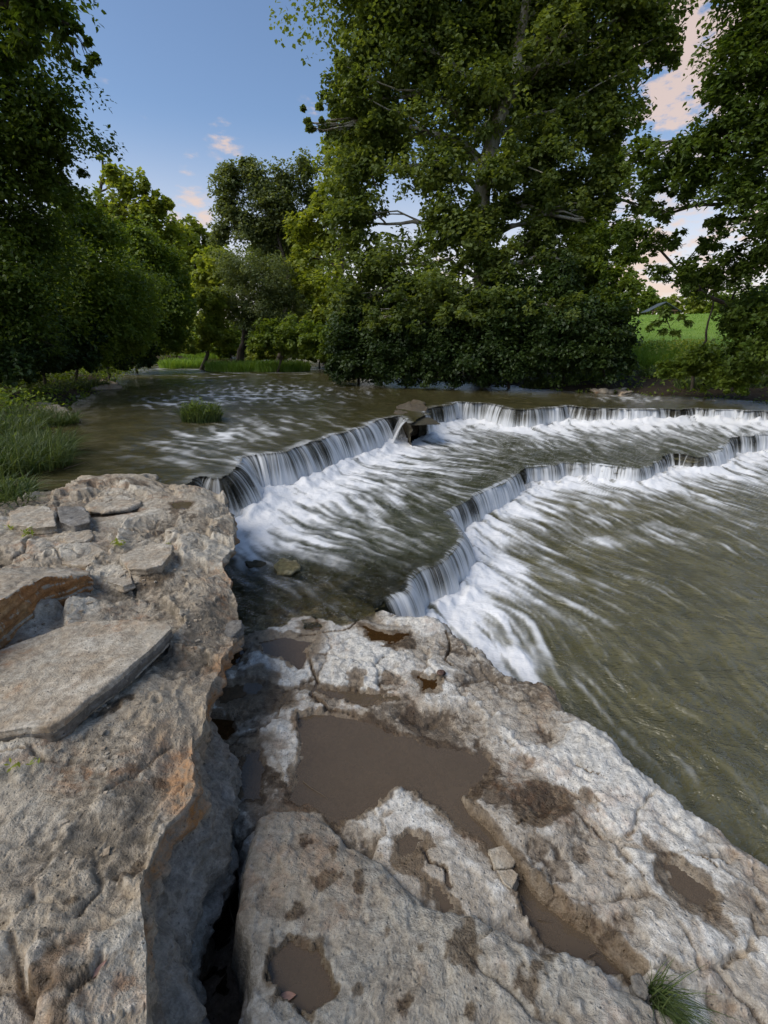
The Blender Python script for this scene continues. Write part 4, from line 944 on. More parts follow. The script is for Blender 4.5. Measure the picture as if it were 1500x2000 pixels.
# left bank trees
tree('left_bank_tree', (-9.2, 9.5, .6), [B(-60,60,110,9.5),(*AT(60,190,9.5),1.0),B(-10,330,130,9.8),B(70,300,75,9.8),B(110,360,55,10),B(60,470,110,10.5),B(-80,520,160,9.5),B(20,610,110,10),B(-120,250,150,9.5),B(30,60,45,9.6),B(-200,0,200,9.5),B(60,10,45,9.6),B(110,230,38,9.8)],
     'tall dark green tree filling the left edge of the photo', leaf='leaf_dark', nclus=1100, nleaf=80, size=.075, tr=.22, seed=1, cr=.28, shell=.3)
tree('hanging_tree', (-10.5, 8.2, .6), [B(90,20,60,8.2),B(150,50,26,8.2),B(172,105,20,8.2),B(20,-60,100,8.2),B(150,125,14,8.2),B(40,90,36,8.2)],
     'leafy branch reaching into the sky at the top left corner', leaf='leaf_dark', nclus=110, nleaf=34, size=.10, tr=.10, seed=2, shell=.2, six=True, top=AT(40,10,8.2), trunk_pts=[(-10.5,8.2,.6),(-9.6,8.2,5),AT(40,0,8.2),AT(150,60,8.2)])
tree('left_bank_tree', (-10.5, 13.5, .7), [B(120,470,70,13.5),B(190,450,52,14),B(170,560,95,13.5),B(90,600,110,12.5),B(250,560,70,15),B(230,640,70,14),B(140,400,40,13.5)],
     'rounded green tree leaning over the river behind the tall left tree', leaf='leaf_mid', nclus=900, nleaf=85, size=.09, tr=.18, seed=3, cr=.36, shell=.3)
tree('left_bank_tree', (-10.5, 19, .7), [B(270,480,48,19),B(320,530,50,20),B(290,590,60,19),B(340,600,42,20),B(330,650,36,20),B(260,655,40,18)],
     'mid green tree sloping down to the water at left centre', leaf='leaf_mid', nclus=600, nleaf=75, size=.115, tr=.18, seed=4, cr=.38, shell=.3)
tree('pale_tree', (-15, 27, .8), [B(215,330,22,27),B(240,360,30,27),B(222,410,32,27),B(280,365,24,27),B(318,395,20,27),B(285,420,40,27),B(335,400,10,27),B(250,455,46,27),B(200,300+8,12,27),B(330,460,40,28),B(180,420,30,27)],
     'wispy pale yellow green tree rising above the left tree line', leaf='leaf_light', bark='bark', nclus=330, nleaf=34, size=.22, tr=.20, seed=5, cr=.34, shell=.2)
tree('far_tree', (-17, 44, 1), [B(350,455,28,42),B(385,452,26,42),B(370,500,40,42),B(410,480,26,43),B(345,560,45,42),B(395,570,40,42),B(380,640,42,40),B(430,500,36,44)],
     'distant sunlit yellow green tree at the bend of the river', leaf='leaf_light', nclus=420, nleaf=36, size=.32, tr=.25, seed=6, cr=.32)
tree('far_tree', (-24, 52, 1), [B(300,470,40,50),B(240,520,60,50),B(340,620,60,50),B(260,600,60,50)],
     'distant green tree standing behind the left bank trees', leaf='leaf_mid', nclus=260, nleaf=36, size=.36, tr=.25, seed=7, cr=.32)
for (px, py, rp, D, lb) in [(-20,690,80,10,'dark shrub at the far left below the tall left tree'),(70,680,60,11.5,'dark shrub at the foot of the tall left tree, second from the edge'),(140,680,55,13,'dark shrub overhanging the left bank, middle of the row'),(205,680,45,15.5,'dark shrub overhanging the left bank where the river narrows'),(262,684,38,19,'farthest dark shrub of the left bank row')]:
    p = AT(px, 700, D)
    tree('bank_shrub', (p[0], D, .6), [B(px,py-30,rp,D),B(px-rp*.6,py,rp*.6,D-.4),B(px+rp*.6,py,rp*.6,D-.4),B(px,py+10,rp*.6,D-.8),B(px-rp*.4,py+26,rp*.45,D-.9),B(px+rp*.5,py+24,rp*.45,D-.9)], lb, 'shrub', leaf='leaf_shaded', nclus=340, nleaf=70, size=.09, tr=.04, seed=300+px, min_z=.5, group='dark shrubs on the left bank')
for (px, py, rp, D, lf, lb) in [(300,672,30,26,'leaf_mid','first low shrub at the river bend, by the left trees'),(345,672,30,30,'leaf_light','pale low shrub at the river bend, left of the grassy patch'),(395,672,30,34,'leaf_mid','low shrub at the far end of the river'),(450,676,30,32,'leaf_mid','low shrub behind the long grassy islet'),(590,680,28,26,'leaf_mid','low shrub right of the long grassy islet'),(655,684,36,21,'leaf_mid','low shrub where the far riffle meets the thicket'),(690,690,34,17.5,'leaf_dark','dark low shrub at the left foot of the thicket'),(622,690,24,21.5,'leaf_mid','low shrub between the long grassy islet and the thicket'),(520,684,34,28,'leaf_light','pale low shrub behind the right half of the grassy islet')]:
    p = AT(px, 690, D)
    tree('bend_shrub', (p[0], D, .5), [B(px,py-12,rp,D),B(px-rp*.7,py,rp*.7,D-.4),B(px+rp*.7,py,rp*.7,D-.4)], lb, 'shrub', leaf=lf, nclus=150, nleaf=50, size=.006*D, tr=.04, seed=400+px, min_z=.45, group='low shrubs at the river bend')
# centre
tree('branching_tree', (-4.3, 25, .8), [B(450,350,34,25),B(490,340,34,25),B(440,400,30,25),B(470,430,40,25),B(520,380,40,25),B(560,350,34,25.5),B(560,410,34,25),B(500,440,30,25),B(600,330,30,25.5),B(430,450,24,25),B(540,440,36,25.4),B(590,470,36,25.6),B(520,480,36,25.5),B(610,390,30,26),B(480,322,14,25)],
     'grey green tree with a dark curved branch against the sky left of centre', leaf='leaf_grey', nclus=800, nleaf=48, size=.14, tr=.11, seed=8, cr=.42, shell=.2,
     trunk_pts=[(-5.2,25,.5),AT(575,600,25),AT(556,505,25),AT(540,455,25),AT(520,400,25),AT(500,350,25)])
tree('willow_bush', (-6.2, 22, .7), [B(470,520,50,22),B(520,540,52,22),B(450,590,50,22),B(510,610,60,22),B(560,590,45,22.5),B(540,650,50,22)],
     'round dusky grey green willow at the water, below the curved branch', leaf='leaf_grey', nclus=480, nleaf=80, size=.12, tr=.16, seed=9, cr=.26, aspect=.35)
tree('small_tree', (-7.6, 21, .6), [B(420,590,28,21),B(415,640,30,21),B(440,665,26,21),B(400,670,18,21)],
     'small bright yellow green tree beside the willow at the bend', leaf='leaf_light', nclus=200, nleaf=60, size=.13, tr=.08, seed=10)
tree('pale_tree', (-2.6, 23, .7), [B(600,440,36,24),B(640,410,38,24),B(590,500,34,23.5),B(640,480,40,24),B(610,560,36,23),B(650,560,44,22),B(690,300,60,25),B(720,230,50,25),B(620,620,34,22),B(665,360,40,24)],
     'bright yellow green tree glowing behind the left side of the sycamore', leaf='leaf_light', nclus=420, nleaf=52, size=.18, tr=.18, seed=11, cr=.3)
tree('river_shrub', (-4.2, 19.5, .5), [B(530,660,38,19.5),B(570,655,36,19.5),B(610,660,34,19),B(500,675,20,19.5),B(650,670,32,18.5)],
     'low dark green shrub row at the water in the centre', 'shrub', leaf='leaf_mid', nclus=220, nleaf=60, size=.12, tr=.05, seed=12)
# the big sycamore
SY = [B(720,90,70,15),B(690,170,55,15),B(640,235,32,15),B(600,240,22,15),B(745,240,85,15),B(700,330,75,15),B(690,430,70,15),B(740,520,90,14.5),B(700,590,60,14.5),B(830,120,95,15.5),B(830,0,100,15.5),B(960,60,110,16),B(930,190,100,15),
      B(860,330,90,14.5),B(870,440,80,14),B(1060,160,110,15.5),B(1090,30,110,15.5),B(1200,90,90,15),B(1270,60,60,15),B(1300,100,34,15),B(1180,220,85,15),B(1060,300,85,15),B(1180,340,70,15),B(980,330,60,13.8),B(860,560,90,13.5),B(960,500,70,13.5),
      B(1100,430,60,15.5),B(720,-60,120,15.5),B(900,-110,150,16),B(1120,-110,140,16),B(1250,-40,80,15),B(960,600,60,12.8),B(1250,400,40,15),B(860,640,80,13.5),B(1070,390,75,15.2),B(1150,410,65,15),B(1040,470,65,14.5),B(1110,510,60,14.2),B(950,430,60,14.4),B(800,610,50,12.9),B(900,610,48,12.6),B(1010,590,50,12.5),B(1090,600,44,12.4),B(730,620,44,13.4),B(1000,400,50,15),B(1200,450,50,14.6)]
tree('sycamore', (3.0, 15.2, .7), SY, 'huge sycamore with white upper limbs filling the upper right of the photo', leaf='leaf_syc', bark='pale_bark', nclus=3100, nleaf=70, size=.10, tr=.30, seed=13, cr=.25, shell=.25, six=True, twigs=4, aspect=.9,
     trunk_pts=[(3.0,15.2,.3),AT(945,560,15),AT(935,420,15),AT(950,300,15),AT(1010,140,15),AT(1025,20,15),AT(1040,-120,15.5)])
for (px, py, rp, D, lb, lf, sd_) in [(700,650,62,14.5,'dark shrub at the left end of the thicket under the sycamore','leaf_shaded',1),(790,650,75,13.8,'dark shrub hanging over the water under the sycamore, second from the left','leaf_shaded',2),
        (890,650,85,13.4,'broadest dark shrub in the thicket below the sycamore trunk','leaf_shaded',3),(1000,640,90,13,'dark shrub in deep shade right of the sycamore trunk','leaf_shaded',4),(1110,630,85,12.8,'dark shrub near the right end of the thicket','leaf_shaded',5),(1185,640,50,12.5,'last dark shrub of the thicket, beside the sunlit gap','leaf_shaded',6)]:
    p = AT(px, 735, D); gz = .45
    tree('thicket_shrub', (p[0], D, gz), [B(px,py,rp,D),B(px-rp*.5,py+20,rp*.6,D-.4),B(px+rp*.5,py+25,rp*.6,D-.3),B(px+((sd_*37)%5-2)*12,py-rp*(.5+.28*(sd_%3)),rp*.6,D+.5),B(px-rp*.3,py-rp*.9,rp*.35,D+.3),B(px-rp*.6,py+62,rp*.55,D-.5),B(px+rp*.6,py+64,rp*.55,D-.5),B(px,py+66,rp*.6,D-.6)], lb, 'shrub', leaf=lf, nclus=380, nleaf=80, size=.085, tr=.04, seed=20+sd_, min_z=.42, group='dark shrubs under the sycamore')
tree('bank_tree', (5.4, 13.5, .8), [B(1210,560,42,13.5),B(1160,540,45,14),B(1200,600,34,13),B(1150,470,50,14.5),B(1225,500,30,14)],
     'mid green small tree at the left side of the sunlit field gap', leaf='leaf_mid', nclus=260, nleaf=60, size=.10, tr=.07, seed=27)
tree('right_tree', (9.6, 8.6, .9), [B(1470,60,70,8.8),B(1440,150,70,8.8),B(1500,230,90,8.8),B(1400,170,34,8.8),B(1400,260,60,9),B(1330,290,50,9.3),B(1360,340,55,9.3),B(1460,350,85,8.8),B(1540,430,90,8.5),B(1280,350,45,9.6),B(1550,120,120,8.8),B(1480,-60,80,8.8),B(1600,-50,150,9),B(1300,420,35,9.6),B(1410,430,40,9.2),B(1250,300,40,9.8)],
     'dark leafy tree overhanging from the right edge of the photo', leaf='leaf_dark', nclus=1000, nleaf=52, size=.075, tr=.2, seed=28, cr=.26, shell=.25, six=True)
tree('drooping_tree', (9.0, 9.6, .9), [B(1290,528,30,10),B(1340,540,44,9.6),B(1390,540,40,9.6),B(1440,520,44,9.3),B(1310,470,30,10),B(1380,480,30,9.8),B(1270,480,24,10.2),B(1490,500,50,9),B(1230,450,40,10.6)],
     'thin drooping branches with gaps of pink sky above the field', leaf='leaf_dark', nclus=240, nleaf=36, size=.08, tr=.06, seed=29, shell=.1, six=True)
tree('hanging_spray', AT(1300,560,8.4), [B(1285,630,9,8.4),B(1298,645,9,8.4),B(1318,650,10,8.4),B(1332,620,8,8.4),B(1345,628,7,8.4),B(1300,610,12,8.4),B(1268,640,7,8.4)],
     'spray of narrow hanging leaves in front of the bright field', 'branch', leaf='leaf_dark', nclus=60, nleaf=12, size=.10, tr=.012, seed=30, cr=.6, shell=.1, six=True, aspect=.4, top=AT(1315,650,8.4))
tree('right_shrub', (8.2, 9.8, .8), [B(1450,620,44,10),B(1490,600,60,9.5),B(1500,690,60,9.5),B(1440,690,40,10),B(1530,650,80,9)],
     'dark shrub thicket at the right edge below the overhanging tree', 'shrub', leaf='leaf_dark', nclus=320, nleaf=56, size=.08, tr=.04, seed=31, min_z=.5)
tree('right_shrub', (7.0, 10.8, .7), [B(1370,700,34,10.8),B(1340,715,26,10.6),B(1400,720,36,10.6),B(1300,720,22,10.8),B(1440,735,36,10)],
     'low shadowed shrub on the right bank in front of the field', 'shrub', leaf='leaf_mid', nclus=240, nleaf=50, size=.07, tr=.03, seed=32, min_z=.5)
tree('sapling', tuple(np.array((*AT(1366,690,11.5)[:2], .75))), [B(1366,555,26,11.5),B(1390,540,22,11.5),B(1345,545,20,11.5)],
     'thin straight sapling standing alone before the bright field', leaf='leaf_dark', nclus=50, nleaf=30, size=.08, tr=.035, seed=33)
for (px, py, rp, D, lf, lb) in [(1265,580,22,55,'leaf_mid','distant tree behind the shelter at the left of the field'),(1310,590,18,60,'leaf_light','distant pale tree in the middle of the far field edge'),(1360,586,22,58,'leaf_light','brightest distant tree behind the sapling'),(1415,584,26,56,'leaf_mid','distant tree at the right of the far field edge'),(1475,580,34,54,'leaf_mid','distant tree at the right edge of the field'),(1540,570,45,52,'leaf_mid','farthest right distant tree, beyond the field')]:
    b = AT(px, 625, D); tree('field_tree', (b[0], D, 3.0), [B(px,py,rp,D),B(px-rp*.7,py+14,rp*.8,D),B(px+rp*.7,py+12,rp*.8,D),B(px,py+26,rp*.9,D)], lb, leaf=lf, nclus=130, nleaf=24, size=.36, tr=.2, seed=int(px), group='trees along the far field edge', min_z=2.6)
# trees far upstream that close the view
for (px, py, rp, D, lb, lf) in [(560,470,60,40,'tall distant yellow green tree behind the curved branch','leaf_light'),(430,520,44,38,'distant yellow green tree left of the willow','leaf_light'),(640,640,50,34,'distant pale tree low in the gap beside the sycamore','leaf_light'),(640,560,60,46,'distant dark tree seen through the gap left of the sycamore','leaf_mid'),(560,560,50,48,'distant tree behind the willow','leaf_mid'),(480,640,46,44,'distant low tree closing the river bend','leaf_mid'),(800,560,90,40,'distant tree behind the sycamore crown','leaf_mid'),(1000,600,90,40,'distant tree behind the dark thicket','leaf_mid'),(1130,600,60,42,'distant tree behind the right end of the thicket','leaf_mid')]:
    b = AT(px, 640, D); tree('far_tree', (b[0], D, 1.5), [B(px,py,rp,D),B(px-rp*.6,py+30,rp*.8,D),B(px+rp*.6,py+24,rp*.8,D),B(px,py+60,rp*.8,D)], lb, leaf=lf, nclus=200, nleaf=34, size=.34, tr=.22, seed=int(px)+3, group='distant trees upstream', min_z=.8)

# ------------------------------------------------------------------ grass
def hit(px, py):
    d = px_dir(px, py); z = .45
    for _ in range(12):
        x, y = G(px, py, z); z = .7*z+.3*max(ground_at(x, y), ZU)
    return x, y, z
def blades(n, cx, cy, rx, ry, h, r, lean=.5, w=.008, zf=None, bias=(0, 0), z=0.):
    """bent tapering blades, three segments each"""
    a = r.random(n)*2*PI; q = np.sqrt(r.random(n)); x = cx+np.cos(a)*q*rx; y = cy+np.sin(a)*q*ry
    z0 = np.full(n, z) if zf is None else zf(x, y)
    hh = h*(.45+.75*r.random(n)); la = r.random(n)*2*PI
    L = lean*(.3+r.random(n)); dx = np.cos(la)*L*.7+(x-cx)/max(rx, 1e-3)*.35*lean+bias[0]; dy = np.sin(la)*L*.7+(y-cy)/max(ry, 1e-3)*.35*lean+bias[1]
    wa = r.random(n)*PI; wx = np.cos(wa)*w; wy = np.sin(wa)*w
    rows = []
    for k, t in enumerate((0, .35, .7, 1.0)):
        ww = (1, .85, .55, .08)[k]; px = x+dx*hh*t*t; py = y+dy*hh*t*t; pz = z0+hh*(t-.45*t*t*np.clip(np.hypot(dx, dy), 0, 1.6))
        rows += [np.stack([px-wx*ww, py-wy*ww, pz], -1), np.stack([px+wx*ww, py+wy*ww, pz], -1)]
    V = np.stack(rows, 1).reshape(-1, 3); b = np.arange(n)[:, None]*8
    F = np.vstack([b+np.array((0, 1, 3, 2)), b+np.array((2, 3, 5, 4)), b+np.array((4, 5, 7, 6))])
    return V, F, np.repeat(r.random(n), 8)
M['fieldgrass'] = leaf_mat('field_grass', (.14, .25, .03), (.25, .36, .07), .4)
def clump(name, cx, cy, rx, ry, h, n, label, mat='grass', seed=0, z=0., cat='grass clump', kind=None, group=None, **kw):
    r = np.random.default_rng(seed+77)
    V, F, T = blades(n, cx, cy, rx, ry, h, r, z=z, **kw)
    o = mesh_np(name, V, F, M[mat], dict(tint=T), False, origin=(cx, cy, V[:, 2].min()))
    return tag(o, label, cat, group, kind)
c = G(394, 822, ZU)
isl = empty('island_plant', (c[0], c[1], ZU-.02), 'lone bushy green plant growing out of the river upstream of the falls', 'plant')
V, F, T = blades(700, 0, 0, .30, .24, .34, np.random.default_rng(5), lean=.7, w=.006); mesh_np('leaf_blades', V, F, M['grass'], dict(tint=T), False, isl)
C, O, T, CC = crown_leaves([(0,0,.14,.27),(-.1,0,.22,.17),(.2,.02,.10,.17)], 90, 26, .03, np.random.default_rng(6), .35, .3)
C = C[C[:, 2] > 0]; O = O[:len(C)]; V, F, k = leaves(C, O, .045, np.random.default_rng(7), aspect=.4); mesh_np('foliage', V, F, M['leaf_mid'], dict(tint=np.repeat(np.random.default_rng(8).random(len(C)), k)), False, isl)
sp = [(bend((x0*.3, y0*.3, 0), (x0, y0, h), .02, 6, .05), [.003]*5+[.001]) for x0, y0, h in [(-.18,0,.42),(-.08,.02,.46),(-.22,.03,.3),(.02,0,.36)]]
V, F = tube_mesh(sp, 4); mesh_np('stem', V, F, M['twig'], None, True, isl)
# grassy islands in the far riffle
for (px, py, wpx, D_, n, lb) in [(475,722,60,0,2600,'left half of the long grassy islet in the far riffle'),(548,722,56,0,2600,'right half of the long grassy islet in the far riffle'),(366,716,38,0,1700,'small grassy islet nearest the left trees'),(395,699,50,0,1500,'farthest grassy patch at the bend of the river')]:
    c = G(px, py, ZU); d = math.hypot(*c)
    clump('grass_islet', c[0], c[1]-.4, wpx*d/FPX, 1.1, .42, n, lb, seed=px, z=ZU-.02, lean=.5, w=.018, mat='fieldgrass', cat='grass islet', group='grassy islets upstream')
# long grass along the left bank
gl = [(20,905,.55,.45,.42,900,'long drooping grass over the water at the left edge, nearest the ledge'),(60,880,.45,.4,.4,800,'long grass tuft leaning over the water left of the river'),(-30,850,.7,.5,.45,900,'thick grass cut off by the left edge of the photo'),(30,820,.6,.5,.4,800,'grass tuft just in front of the flat bank rock'),
      (110,822,.30,.25,.28,450,'short grass beside the flat bank rock at the water'),(40,772,.9,.6,.4,900,'grass behind the flat bank rock'),(-40,985,.35,.3,.3,420,'grass tuft at the left edge beside the rock ledge'),(100,760,.9,.7,.35,900,'grass on the left bank halfway to the trees'),(165,752,.6,.5,.3,600,'grass by the long low bank rock'),(20,745,1.2,.8,.5,900,'tall weeds at the foot of the tall left tree'),(5,960,.25,.2,.25,300,'small grass tuft on the reddish wet bank rock')]
for i, (px, py, rx, ry, h, n, lb) in enumerate(gl):
    z = .42; c = G(px, py, z)
    clump('bank_grass', c[0], c[1], rx, ry, h*.78, int(n*1.6), lb, seed=i, z=z-.04, lean=1.1, w=.0055 if py > 800 else .009, bias=(.25, -.1), group='grass clumps on the left bank', cat='grass')
for i, (px, py, w_, n, lb) in enumerate([(40,752,.9,900,'leafy weeds at the foot of the left shrubs, nearest the photo edge'),(120,742,.8,800,'leafy weeds below the left shrubs, above the flat bank rock'),(190,734,.8,700,'leafy weeds on the left bank behind the long low rock'),(0,800,.7,700,'broad leafed weeds among the long grass at the left edge'),(85,790,.35,320,'small leafy weed on top of the flat bank rock'),(235,728,.9,600,'farthest leafy weeds on the left bank')]):
    x_, y_, z_ = hit(px, py); rq = np.random.default_rng(700+i)
    C = np.stack([x_+rq.normal(0, w_*.5, n), y_+rq.normal(0, w_*.35, n), z_+rq.random(n)**1.5*.34], -1); V, F, k = leaves(C, rq.normal(0, .3, C.shape), .075, rq, aspect=.5)
    tag(mesh_np('bank_weed', V, F, M['leaf_mid'], dict(tint=np.repeat(rq.random(n), k)), False, origin=(x_, y_, z_)), lb, 'weeds', 'leafy weeds on the left bank', kind='stuff')
for i, (px, py, w_, n, lf, lb) in enumerate([(1225,700,.9,1100,'leaf_light','bright leafy weeds at the left of the field gap'),(1280,700,.9,1100,'leaf_mid','leafy weeds in the middle of the right bank below the field'),(1335,694,.8,900,'leaf_light','bright leafy weeds at the foot of the sapling'),(1170,738,.7,800,'leaf_mid','leafy weeds behind the flat rock of the right bank'),(1390,735,.8,900,'leaf_mid','shaded weeds at the water below the right shrubs')]):
    x_, y_, z_ = hit(px, py); rq = np.random.default_rng(750+i)
    C = np.stack([x_+rq.normal(0, w_*.5, n), y_+rq.normal(0, w_*.5, n), z_+rq.random(n)**1.5*.5], -1); V, F, k = leaves(C, rq.normal(0, .3, C.shape), .09, rq, aspect=.5)
    tag(mesh_np('right_bank_weed', V, F, M[lf], dict(tint=np.repeat(rq.random(n), k)), False, origin=(x_, y_, z_)), lb, 'weeds', 'leafy weeds on the right bank', kind='stuff')
# right bank weeds
for i, (px, py, rx, ry, h, n, lb) in enumerate([(1150,742,.9,.5,.25,900,'low green weeds at the water right of the thicket'),(1080,748,.8,.4,.22,800,'low green weeds at the water under the thicket'),(1230,715,.9,.7,.45,1100,'tall sunlit grass beside the field gap'),(1290,712,.8,.7,.5,1100,'tall grass in the middle of the field gap'),(1250,690,1.1,.9,.5,1200,'bright grass at the top of the right bank'),(1330,690,1.1,.9,.5,1200,'bright grass at the foot of the sapling'),(1300,735,.7,.4,.3,700,'shaded weeds behind the flat rock on the right bank'),(1400,690,1.,.8,.5,900,'shaded tall grass right of the sapling'),(1420,752,1.2,.5,.3,900,'dark weeds along the far right water line')]):
    cx_, cy_, z = hit(px, py)
    clump('right_bank_grass', cx_, cy_, rx, ry, h, int(n*1.4), lb, seed=40+i, zf=lambda x, y: ground_z(x, y, sdf(x, y, RIVER))-.04, lean=.6, w=.012, mat='fieldgrass' if i in (2,3,4,5) else 'grass', group='grass clumps on the right bank', cat='grass')
# field grass and ground cover
r = np.random.default_rng(99); n = 26000
x = r.uniform(5, 34, n); y = 15+45*r.random(n)**1.4
sg = sdf(x, y, RIVER); k = sg > 2; x, y = x[k], y[k]; zz = ground_z(x, y, sg[k])+fbm(x, y, .8, 4, 220)*.10
V, F, T = blades(len(x), 0, 0, 1, 1, .11, r, lean=.5, w=.02)
off = np.stack([x, y, zz-.03], -1); V = V.reshape(-1, 8, 3); b0 = V[:, :2].mean(1)[:, None]; V = ((V-b0)*np.array((1, 1, 1))+off[:, None]).reshape(-1, 3)
tag(mesh_np('field_grass', V, F, M['fieldgrass'], dict(tint=T), False), 'short bright green grass over the field behind the trees', 'grass', kind='stuff')
# ground litter and creeping plants under the trees, both banks
x = np.r_[r.uniform(-16, -2.5, 26000), r.uniform(-1, 16, 26000)]; y = np.r_[r.uniform(4, 30, 26000), r.uniform(9, 26, 26000)]
sg = sdf(x, y, RIVER); k = (sg > .05) & (sg < 5) & (fbm(x, y, .9, 3, 5) > -.25); x, y, sg = x[k], y[k], sg[k]; zz = ground_z(x, y, sg)+fbm(x, y, .8, 4, 220)*.10*sstep(0, 1, sg)
C = np.stack([x, y, zz+.02+r.random(len(x))*.28*np.clip(sg, .2, 1)], -1); V, F, k = leaves(C, r.normal(0, .3, C.shape), .09, r, aspect=.55)
tag(mesh_np('ground_cover', V, F, M['leaf_mid'], dict(tint=np.repeat(r.random(len(C)), k)), False), 'creeping leafy ground cover along both banks', 'ground cover', kind='stuff')
# tuft in the lower right crack
c = G(1290, 1955, .0)
clump('crack_grass', c[0], c[1], .028, .04, .115, 230, 'dark green grass tuft growing from the crack at the bottom right', seed=90, z=-.01, lean=.9, w=.0016, bias=(.45, -.55), mat='grass')
for i, (px, py, h, n, lb) in enumerate([(58,1056,.05,26,'small green weed in a crack at the left of the ledge'),(236,1072,.045,34,'little mossy weed behind the small dark block'),(22,1502,.03,10,'tiny green sprout low on the left ledge'),(72,1486,.025,8,'tiny sprout right of the other low sprout'),(28,1048,.04,14,'tiny weed left of the small green weed'),(330,1060,.02,16,'scrap of green moss near the far corner of the ledge')]):
    c = G(px, py, .39); z = ledge_z(*c)
    C = np.stack([c[0]+rng.normal(0, h*.5, n), c[1]+rng.normal(0, h*.4, n), z+.01+rng.random(n)*h*.6], -1); V, F, k = leaves(C, rng.normal(0, .4, C.shape), h*.6, rng, aspect=.45)
    tag(mesh_np('ledge_weed', V, F, M['leaf_light'], dict(tint=np.repeat(rng.random(n), k)), False, origin=(c[0], c[1], z)), lb, 'weed', 'weeds in the ledge cracks')

# ------------------------------------------------------------------ shelter behind the field
M['roofmetal'] = plain('roof_metal', (.07, .085, .09), .5)
M['wood'] = plain('dark_wood', (.10, .06, .035), .8)
D = 50; p = AT(1286, 624, D); gz = 2.75
sh = empty('picnic_shelter', (p[0], D, gz), 'open picnic shelter with a pitched metal roof beyond the field', 'shelter'); sh.scale = (.66, .66, .66); sh.rotation_euler.z = -.25
def boxm(name, c, s_, mat, parent, rot=0.):
    bm = bmesh.new(); bmesh.ops.create_cube(bm, size=1)
    for v in bm.verts:
        v.co = Vector((v.co.x*s_[0], v.co.y*s_[1], v.co.z*s_[2]))
    bmesh.ops.rotate(bm, verts=bm.verts, cent=(0, 0, 0), matrix=__import__('mathutils').Matrix.Rotation(rot, 3, 'Y'))
    bmesh.ops.translate(bm, verts=bm.verts, vec=c)
    me = bpy.data.meshes.new(name); bm.to_mesh(me); bm.free(); me.materials.append(M[mat])
    o = bpy.data.objects.new(name, me); col.objects.link(o); o.parent = parent; return o
boxm('roof_panel', (-1.0, 0, 2.35), (2.5, 5, .08), 'roofmetal', sh, -.52); boxm('roof_panel', (1.07, 0, 2.35), (2.5, 5, .08), 'roofmetal', sh, .52)
boxm('gable_beam', (0, -2.3, 1.85), (3.4, .15, .2), 'wood', sh)
for a in (-1.4, 1.4):
    for b in (-2.2, 2.2): boxm('post', (a, b, .85), (.16, .16, 1.9), 'wood', sh)
# ------------------------------------------------------------------ small things
def twig(name, pts, rad, label, z, cat='twig', group='twigs and sticks'):
    P = np.array([(*G(a, b, zz), zz) for a, b, zz in [(q[0], q[1], q[2] if len(q) > 2 else z) for q in pts]]); c = P.mean(0)
    Q, s_ = resample(P, .02 if len(P) < 9 else .05); V, F = tube_mesh([(Q, np.linspace(rad, rad*.4, len(Q)))], 6)
    return tag(mesh_np(name, V, F, M['twig'], None, True, origin=c), label, cat, group)
twig('stick', [(388,1742),(408,1722),(430,1716)], .004, 'thin stick lying across the mud at the back of the deep crack', -.215)
twig('stick', [(440,1730),(452,1790),(468,1830)], .003, 'dark stick leaning down the right side of the deep crack', -.20)
twig('stick', [(1012,1752),(1022,1766),(1038,1780)], .0022, 'short dark twig in the upper end of the wet trough', -.045)
twig('stick', [(1050,1795),(1066,1802),(1078,1800)], .0018, 'little twig halfway down the wet trough', -.045)
twig('stick', [(1148,1868),(1164,1858),(1176,1862),(1190,1872)], .002, 'tangled twig at the lower end of the wet trough', -.042)
twig('stick', [(592,1526),(606,1538),(630,1552),(640,1560)], .0022, 'pale thin twig lying under the water of the largest puddle', -.018)
twig('stick', [(126,916,.372),(150,908,.40),(168,902,.38),(176,908,.37)], .004, 'bare twig poking out of the river above the ledge', .38)
twig('stick', [(1420,726,.7),(1450,716,.85)], .012, 'pale dead stick in the dark undergrowth at right', .7)
twig('stick', [(1428,742,.5),(1444,750,.5)], .012, 'short pale stick at the foot of the right undergrowth', .5)
M['deadleaf'] = plain('dead_leaf', (.34, .20, .15), .7, 30)
c = G(560, 1946, ZE+.004)
Cc = np.array([[c[0], c[1], ZE+.006]])
def curled_leaf(name, x, y, z, L, W, ang, label, mat='deadleaf'):
    u = np.linspace(-1, 1, 13)[:, None]; v = np.linspace(-1, 1, 7)[None, :]
    ww = (1-np.abs(u)**1.8)*W; xx = u*L+0*v; yy = v*ww; zz = .25*W*(v*v)+.12*L*u*u+0*xx
    ca, sa = math.cos(ang), math.sin(ang)
    return tag(field(name, xx*ca-yy*sa+x, xx*sa+yy*ca+y, zz+z, np.ones_like(xx, bool), M[mat], origin=(x, y, z)), label, 'leaf')
curled_leaf('dry_leaf', c[0], c[1], ZE+.002, .024, .010, .1, 'curled pinkish dry leaf floating in the front puddle')
c = G(184, 1878, .39); curled_leaf('dry_leaf', c[0], c[1], ledge_z(*c)+.004, .022, .006, 1.1, 'narrow grey dry leaf lying on the lower left ledge')
# snail shell on the shelf
c = G(861, 1318, 0.0); t = np.linspace(0, 1, 60); an = t*4.5*PI; rad = .016*(1-t)+.001
sp = np.stack([c[0]+rad*np.cos(an)*.9, c[1]+rad*np.sin(an)*.9, .008+t*.016], -1); V, F = tube_mesh([(sp, rad*.62+.0006)], 10)
M['shell'] = plain('snail_shell', (.12, .07, .05), .35, 60)
tag(mesh_np('snail_shell', V, F, M['shell'], None, True, origin=(c[0], c[1], 0)), 'small dark brown snail shell near the far rusty puddle', 'shell')
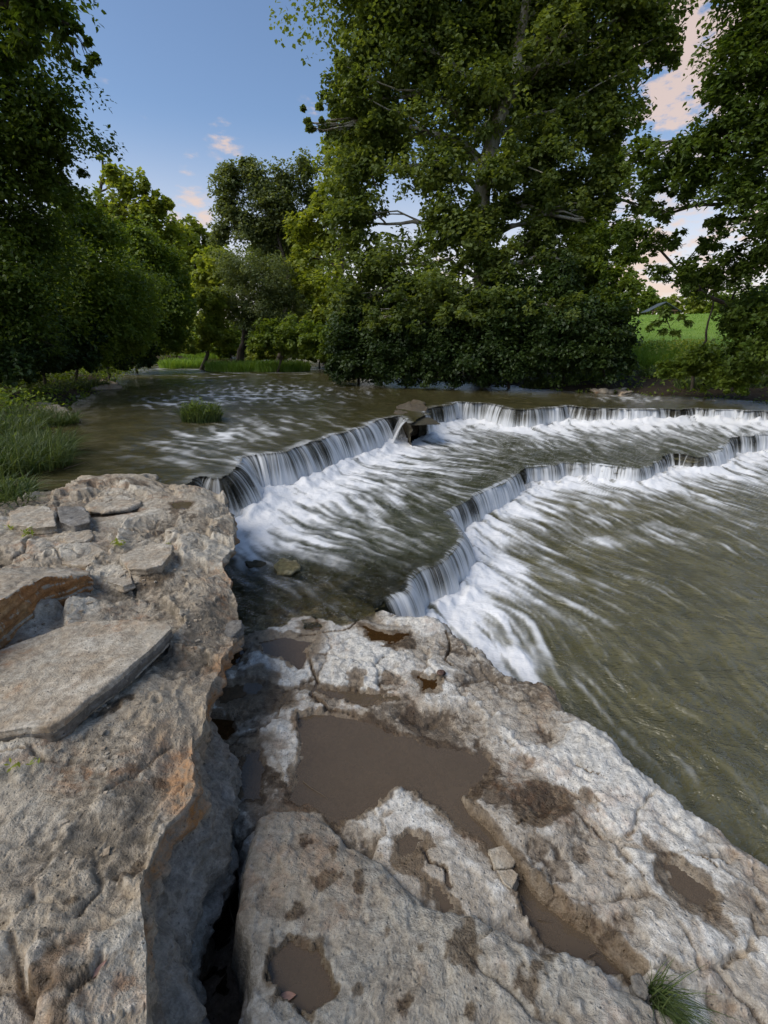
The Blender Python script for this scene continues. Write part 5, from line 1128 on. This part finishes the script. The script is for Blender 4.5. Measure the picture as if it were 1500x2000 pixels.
# pale litter on the right bank
M['palestone'] = plain('pale_stone', (.62, .62, .58), .6, 20, .1)
for i, (px, py, r_, lb) in enumerate([(1352,741,.07,'round white stone on the dark right bank'),(1398,742,.05,'pale pebble right of the round white stone, left of a pair'),(1411,739,.05,'pale pebble at the right end of the row on the dark bank')]):
    a, b = G(px, py, .52); stone('pale_stone', [(a+r_*math.cos(q), b+r_*math.sin(q)) for q in np.linspace(0, 5.2, 7)], .58, .09, lb, 'palestone', voxel=.02, amp=.02, seed=60+i, cat='pebble', group='pale stones on the right bank')

# ------------------------------------------------------------------ rock grit and chips lying on the stone
rq = np.random.default_rng(55)
def chips(n, x0, x1, y0, y1, zf, size):
    x = rq.uniform(x0, x1, n); y = rq.uniform(y0, y1, n); k = (fbm(x, y, 2.2, 3, 90) > .05) & (x < np.interp(y, ys, xe)-.05); x, y = x[k], y[k]; n = len(x)
    z = zf(x, y); sz = size*rq.random(n)**3+.0018
    cube = np.array([(a, b, c) for c in (-1, 1) for b in (-1, 1) for a in (-1, 1)], float)
    P = cube[None]*(.6+.8*rq.random((n, 8, 3)))*np.stack([sz, sz*(.5+.5*rq.random(n)), sz*.4], -1)[:, None]
    a = rq.random(n)*6.3; ca, sa = np.cos(a)[:, None], np.sin(a)[:, None]
    P = np.stack([P[:, :, 0]*ca-P[:, :, 1]*sa+x[:, None], P[:, :, 0]*sa+P[:, :, 1]*ca+y[:, None], P[:, :, 2]+z[:, None]], -1)
    f = np.array([(0, 2, 3, 1), (4, 5, 7, 6), (0, 1, 5, 4), (2, 6, 7, 3), (0, 4, 6, 2), (1, 3, 7, 5)])
    return P.reshape(-1, 3), (np.arange(n)[:, None, None]*8+f[None]).reshape(-1, 4)
def on_ledge(x, y):
    i = np.clip(np.searchsorted(ys, y), 0, len(ys)-1); j = np.array([np.argmin(np.abs(XT[a]-b)) for a, b in zip(i, x)]); return LH[i, j]+.002
V, F = chips(1500, -1.7, -.45, .8, 3.2, on_ledge, .009)
tag(mesh_np('rock_grit', V, F, M['slab'], None, False), 'fine rock grit and chips lying in the hollows of the left ledge', 'grit', kind='stuff')
